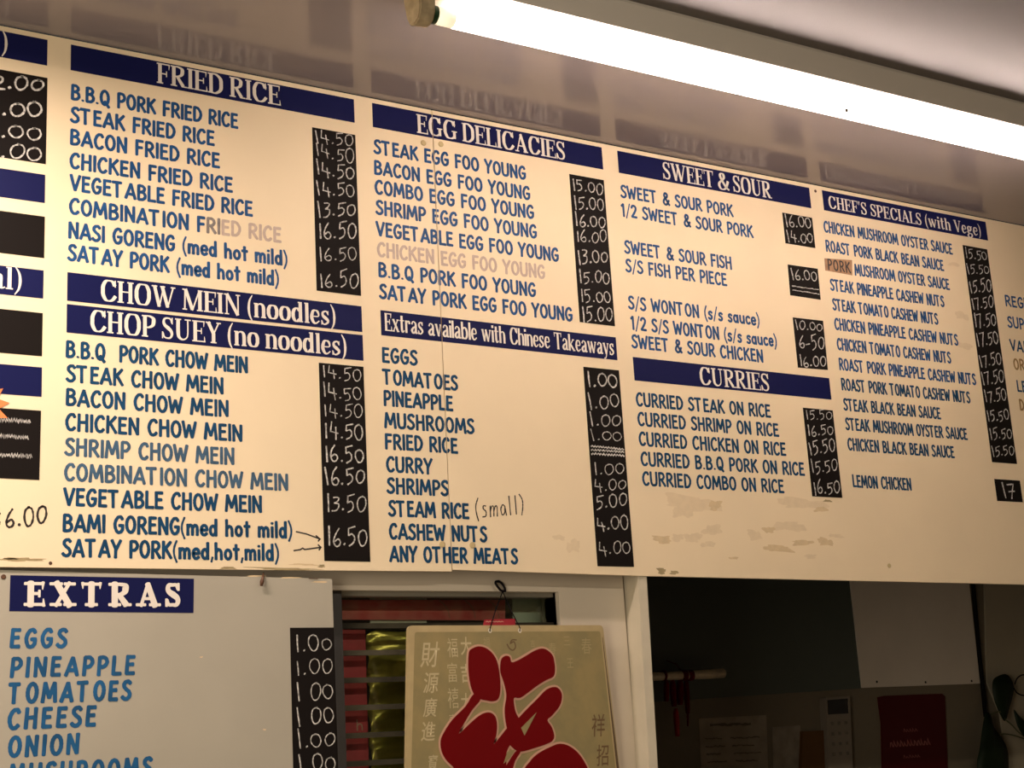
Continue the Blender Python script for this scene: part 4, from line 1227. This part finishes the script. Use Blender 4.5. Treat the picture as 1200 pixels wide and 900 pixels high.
prism(bm, [pz(*p) for p in ((589.5, 895), (594, 881), (603, 878.5), (597, 888))], PYF - .0030, PYF - .0022)
obj('character_gap', bm, TAN, bigc, label='tan gap inside the character')


def glyphs(text, px, py, size_px, material, parent, bold=.0, name='small_character', sx=1.0, skew=0.0):
    """printed Chinese characters set from the built-in font, as thin raised print"""
    c = bpy.data.curves.new('print', 'FONT')
    c.body = text
    c.align_x = 'CENTER'
    c.align_y = 'CENTER'
    c.size = 1.0
    c.offset = bold
    o = bpy.data.objects.new('print', c)
    COL.objects.link(o)
    dg = bpy.context.evaluated_depsgraph_get()
    me = bpy.data.meshes.new_from_object(o.evaluated_get(dg))
    COL.objects.unlink(o)
    bpy.data.objects.remove(o)
    bpy.data.curves.remove(c)
    if not me.vertices:
        return None
    xs = [v.co.x for v in me.vertices]
    ys = [v.co.y for v in me.vertices]
    w = max(max(xs) - min(xs), max(ys) - min(ys))
    cx, cy = (max(xs) + min(xs)) / 2, (max(ys) + min(ys)) / 2
    p = pz(px, py)
    s = size_px / 560.0 / w
    for v in me.vertices:
        v.co = Vector((p[0] + ((v.co.x - cx) * sx + (v.co.y - cy) * skew) * s, PYF - .0009, p[1] + (v.co.y - cy) * s))
    me.name = name
    return link(name, me, material, parent)


for t, px, py, sz in (('財', 504, 767, 33), ('源', 505, 800, 27), ('廣', 504, 829, 24), ('進', 502, 857, 25), ('寶', 507, 893, 18)):
    glyphs(t, px, py, sz, TANL, pl, .006, sx=.80, skew=.16)
for t, px, py, sz in (('福', 530, 759, 25), ('富', 530, 788, 25), ('禧', 531, 818, 26), ('壽', 531, 846, 20)):
    glyphs(t, px, py, sz, TANL, pl, -.004, sx=.62)
for t, px, py, sz in (('大', 546, 757, 24), ('吉', 546, 789, 24), ('大', 546, 822, 22)):
    glyphs(t, px, py, sz, TANL, pl, .012, sx=.7)
for t, px, py, sz in (('祥', 701, 850, 30), ('招', 706, 885, 28)):
    glyphs(t, px, py, sz, BRN, pl, .006, sx=.72, skew=.1)
FAINT = mat('faint_print', (.36, .29, .14), .5)
for t, px, py, sz in (('春', 687, 757, 22), ('三', 664, 751, 14), ('王', 668, 777, 14), ('福', 570, 753, 14), ('春', 647, 760, 16), ('吉', 624, 754, 10)):
    glyphs(t, px, py, sz, FAINT, pl, .0, sx=.75)
bm = bmesh.new()
pts = [pz(*p) for p in ((594, 755), (597, 760), (601, 762), (604, 758), (602, 752), (598, 754), (600, 750), (605, 750))]
ribbon(bm, [tuple(v) for v in smooth_path([Vector(p) for p in pts], 4)], [.003] * 29, PYF - .0006, .0003, .5)
obj('seal_mark', bm, BRN, pl)
CORD = mat('dark_cord', (.008, .006, .007), .8, spec=.1)
hk = at(589, 693, .052)
h1, h2 = at(574, 738, PYF), at(609, 738, PYF)
for k, hh in enumerate((h1, h2)):
    bm = bmesh.new()
    tube(bm, [hk, (hk + Vector((hh.x, PYF - .002, hh.z + .004))) / 2 + Vector((0, .003, 0)), Vector((hh.x, PYF - .002, hh.z + .004)), Vector((hh.x, PYF + .001, hh.z - .004))], .0013, 8)
    obj('hanging_cord', bm, CORD, pl, smooth=True)
    bm = bmesh.new()
    rim = [(hh.x + .0036 * math.cos(a * math.pi / 8), hh.z - .002 + .0046 * math.sin(a * math.pi / 8)) for a in range(16)]
    ribbon(bm, rim, [.0020] * 16, PYF, .0012, 0, True)
    obj('eyelet', bm, mat('pale_eyelet', (.7, .66, .55), .3), pl)
bm = bmesh.new()
prism(bm, [tuple((v.x, v.z)) for v in (at(568, 726, .030), at(604, 725, .030), at(604, 733, .030), at(566, 734, .030))], .030, .0315)
tg = obj('cord_tag', bm, mat('red_tag', (.30, .01, .02), .5), pl, label='small red tag on the cord')
bm = bmesh.new()
p0, p1 = at(569, 728.5, .030), at(590, 727.5, .030)
ribbon(bm, [(p0.x + (p1.x - p0.x) * k / 12, p0.z + (.001 if k % 2 else -.001)) for k in range(13)], [.0014] * 13, .030, .0003)
obj('tag_lettering', bm, PINK, tg)
# hook: a loop of black wire screwed to the window head
hook_pts = [at(px, py, Y) for px, py, Y in ((590, 693, .052), (586, 691, .050), (581, 684, .048), (581.5, 681.5, .050), (586, 682, .054), (591, 688, .054), (592, 693.5, .052))]
bm = bmesh.new()
tube(bm, smooth_path(hook_pts, 4), .0030, 8)
tube(bm, [at(581.5, 682, .049), at(583, 681, .0598)], .0022, 8)
tag(obj('wire_hook', bm, CORD, smooth=True), 'black wire hook on the window head holding the plaque cord', 'hook')

# ------------------------------------------------------------------ kitchen seen through the opening
KF = KY - .012
TEALP = mat('dark_teal_panel', (.085, .100, .082), .5)
KWHITE = mat('kitchen_white_panel', (.78, .69, .57), .5, noise=.06, nscale=5)
px_poly('wall_panel', [(690, 600), (986, 600), (1009.5, 806.5), (760, 823)], KF, .0118, TEALP, 'dark teal panel on the kitchen wall left of the white panel', 'panel')
wp = px_poly('wall_panel', [(988.5, 610), (1128, 610), (1148.5, 801), (1010, 806)], KF - .004, .0158, KWHITE, 'off-white panel on the kitchen wall with screws along its bottom edge', 'panel')
for px, py in ((1027.5, 799), (1084.5, 799.5), (1138.5, 798)):
    c = at(px, py, KF - .004)
    disc('panel_screw', c.x, c.z, .0045, KF - .006, KF - .004, mat('dark_screw', (.02, .018, .015), .5), wp)
px_poly('lighter_wall_patch', [(1152, 600), (1260, 600), (1290, 960), (1190, 960), (1172, 836), (1157, 800)], KF + .004, .0078, mat('lighter_wall_khaki', (.40, .35, .25), .6), 'lighter khaki stretch of the kitchen wall behind the plant', 'panel')  # lighter part of the kitchen wall, built as a thin slab
bm = bmesh.new()
pts = [at(px, py, KF - .008) for px, py in ((1128, 600), (1140.5, 686), (1147, 760), (1155, 840))]
tube(bm, pts, .0085, 10)
tag(obj('cable_conduit', bm, mat('black_conduit', (.006, .005, .005), .7, spec=.08), smooth=True), 'black cable running down the kitchen wall beside the white panel', 'cable')
# bamboo flute with red tassels
FY = 1.10
fw = thing('bamboo_flute', 'pale bamboo flute tied with red tassels hanging on the dark teal panel', 'ornament', at(800, 791, FY))
BAM = mat('pale_bamboo', (.80, .68, .48), .5, noise=.2, nscale=30)
RT = mat('red_tassel', (.13, .002, .003), .7, spec=.1)
bm = bmesh.new()
fp = [at(px, py, FY) for px, py in ((735, 794), (776, 792.5), (778, 792.5), (800, 791.5), (830, 790), (847.5, 788.8))]
tube(bm, fp, [.014, .0145, .0145, .015, .0165, .0165], 14)
obj('flute_body', bm, BAM, fw, smooth=True)
for px in (777.5, 801, 808):
    bm = bmesh.new()
    c = at(px, 791.5, FY)
    dx = (fp[-1] - fp[0]).normalized() * (.004 if px < 780 else .010)
    tube(bm, [c - dx, c + dx], .0185, 14)
    obj('cord_wrap', bm, RT, fw, smooth=True)
for i, (px0, py0, px1, py1, r) in enumerate(((781, 797, 781, 822, .010), (788, 797, 790, 828, .012), (797, 797, 797, 826, .013), (804, 796, 806, 836, .010), (792, 830, 794, 863, .010), (806, 830, 806, 851, .004))):
    bm = bmesh.new()
    a, c = at(px0, py0, FY - .004 + .003 * (i % 2)), at(px1, py1, FY - .004 + .003 * (i % 2))
    tube(bm, [a, a.lerp(c, .15), a.lerp(c, .5), a.lerp(c, .9), c], [r * .5, r * .9, r, r * .8, r * .7], 9)
    obj('tassel', bm, RT if i != 4 else mat('bright_red_tassel', (.40, .006, .006), .5), fw, smooth=True)
bm = bmesh.new()
c = at(801, 789, FY)
tube(bm, [c, c + Vector((0, .04, .035)), Vector((c.x, KF - .001, c.z + .05))], .002, 6)
obj('hanging_cord', bm, RT, fw)
# notices on the wall
notice = px_poly('paper_notice', [(819, 842), (898, 838), (902, 960), (824, 960)], KF + .010, .0019, mat('dim_paper', (.40, .34, .25), .7, noise=.25, nscale=14), 'large faded paper notice on the kitchen wall under the dark teal panel', 'paper')
px_poly('paper_notice', [(905, 852), (938, 850), (942, 960), (908, 960)], KF + .010, .0019, mat('dim_paper_2', (.33, .28, .21), .7, noise=.3, nscale=20), 'narrow dim paper notice left of the brown folder', 'paper')
bm = bmesh.new()
rg = random.Random(5)
for k, (xa, xb, y0, w) in enumerate(((832, 880, 850, .012), (826, 846, 866, .005), (856, 890, 865, .005), (827, 850, 875, .005), (858, 884, 874, .005), (828, 845, 884, .005), (860, 892, 883, .005), (829, 852, 893, .005), (862, 888, 892, .005))):
    a, c = at(xa, y0, KF + .010), at(xb, y0 - (xb - xa) * .035, KF + .010)
    n = 14
    ribbon(bm, [(a.x + (c.x - a.x) * q / n, a.z + (c.z - a.z) * q / n + rg.uniform(-.002, .002)) for q in range(n + 1)], [w * rg.uniform(.5, 1) for q in range(n + 1)], KF + .010, .0004)
obj('faint_print_lines', bm, mat('faded_print', (.13, .10, .065), .7), notice)
px_poly('folder', [(941, 857), (965, 856), (969, 960), (937, 960)], KF - .006, .0179, mat('brown_card', (.12, .050, .007), .6), 'orange-brown card folder on the kitchen wall beside the wall phone', 'folder')
# wall phone with a dark screen and rows of keys
ph = thing('wall_phone', 'pale handset with a black screen on the kitchen wall left of the red calendar', 'phone', at(984, 900, KF))
PHP = mat('phone_plastic', (.24, .20, .15), .5)
q = [at(px, py, KF - .02) for px, py in ((967.5, 817.5), (996, 815.5), (1002, 960), (972, 960))]
bm = bmesh.new()
prism(bm, rounded([(v.x, v.z) for v in q], .008), KF - .02, KF + .0118)
obj('body', bm, PHP, ph)
q = [at(px, py, KF - .02) for px, py in ((969.5, 820.5), (993, 818.5), (994, 836), (970.5, 837.5))]
bm = bmesh.new()
prism(bm, [(v.x, v.z) for v in q], KF - .0215, KF - .02)
obj('screen', bm, mat('black_screen', (.004, .004, .005), .2), ph, label='black screen')
for r_ in range(4):
    for k in range(3):
        c = at(975 + k * 8 + r_ * .7, 848 + r_ * 12 - k * .6, KF - .02)
        bm = bmesh.new()
        box(bm, c.x - .007, c.x + .007, KF - .0225, KF - .02, c.z - .006, c.z + .006, .0015)
        obj('key', bm, mat('grey_key', (.16, .135, .10), .5), ph)
# red calendar sheet
cal = px_poly('wall_calendar', [(1029.5, 817), (1036, 815.5), (1072, 814), (1104, 813), (1107.5, 816), (1113, 960), (1036, 960), (1033.5, 848)], KF + .004, .0078,
              mat('dark_red_sheet', (.070, .002, .004), .4, spec=.2), 'dark red calendar sheet with pale lettering on the kitchen wall below the white panel', 'calendar')
PT = mat('pale_red_print', (.30, .10, .085), .6)
bm = bmesh.new()
for row, (xa, xb, y0, hgt, tall) in enumerate(((1059, 1076, 856, .012, 5), (1043, 1091, 872, .022, 12), (1059, 1079, 887, .010, 6))):
    a, c = at(xa, y0, KF + .004), at(xb, y0, KF + .004)
    n = tall * 2
    rg = random.Random(row)
    for k in range(tall):
        x0 = a.x + (c.x - a.x) * k / tall
        w = (c.x - a.x) / tall * .75
        pts = [(x0, a.z - hgt / 2), (x0 + w * .2, a.z + hgt * rg.uniform(.1, .6)), (x0 + w * .6, a.z + hgt * rg.uniform(-.3, .3)), (x0 + w, a.z - hgt / 2)]
        ribbon(bm, pts, [hgt * .20] * 4, KF + .004 - k * 2e-5, .0005, .4)
obj('calendar_lettering', bm, PT, cal, label='faint pale lettering')
# trailing plant
LEAF = mat('dark_leaf', (.010, .020, .007), .5, noise=.3, nscale=20, spec=.15)
STEM = mat('plant_stem', (.08, .085, .03), .6)
PLY = KF - .05
plant = thing('trailing_plant', 'dark green leafy plant hanging against the kitchen wall at the right frame edge', 'plant', at(1190, 900, PLY))


def leaf(outline, Y, bend, name='leaf'):
    q = [at(px, py, Y) for px, py in outline]
    s = smooth_path(q, 4, True)
    cx = sum((v.x for v in s)) / len(s)
    cz = sum((v.z for v in s)) / len(s)
    bm = bmesh.new()
    ctr = bm.verts.new((cx, Y - bend, cz))
    mid = [bm.verts.new((cx + (v.x - cx) * .55, Y - bend * .7, cz + (v.z - cz) * .55)) for v in s]
    out = [bm.verts.new((v.x, Y, v.z)) for v in s]
    n = len(s)
    for i in range(n):
        j = (i + 1) % n
        bm.faces.new((ctr, mid[i], mid[j]))
        bm.faces.new((mid[i], out[i], out[j], mid[j]))
    o = obj(name, bm, LEAF, plant, smooth=True)
    md = o.modifiers.new('solid', 'SOLIDIFY')
    md.thickness = .0012
    return o


leaf([(1164, 797), (1170, 792), (1178, 790), (1184, 794), (1188, 804), (1187, 815), (1183, 830), (1178, 845), (1172, 837), (1166, 823), (1163, 808)], PLY, .014)
leaf([(1155, 836), (1161, 838), (1165, 852), (1172, 862), (1180, 876), (1182, 895), (1180, 930), (1160, 945), (1147, 925), (1145, 895), (1148, 878), (1151, 855)], PLY - .01, .016)
leaf([(1188, 832), (1194, 838), (1204, 850), (1212, 872), (1204, 868), (1193, 852)], PLY - .005, .008)
for k, pts in enumerate((((1158, 838), (1165, 836), (1172, 834), (1178, 843)), ((1178, 843), (1186, 850), (1196, 860), (1214, 872)), ((1168, 860), (1185, 861), (1205, 867), (1230, 872)),
                         ((1189, 802), (1192, 795), (1198, 791), (1206, 792), (1212, 800)), ((1188, 806), (1192, 812), (1200, 815), (1210, 812)))):
    bm = bmesh.new()
    v = smooth_path([at(px, py, PLY) for px, py in pts], 5)
    tube(bm, v, .0028, 7)
    obj('stem', bm, STEM if k < 3 else CORD, plant, smooth=True)
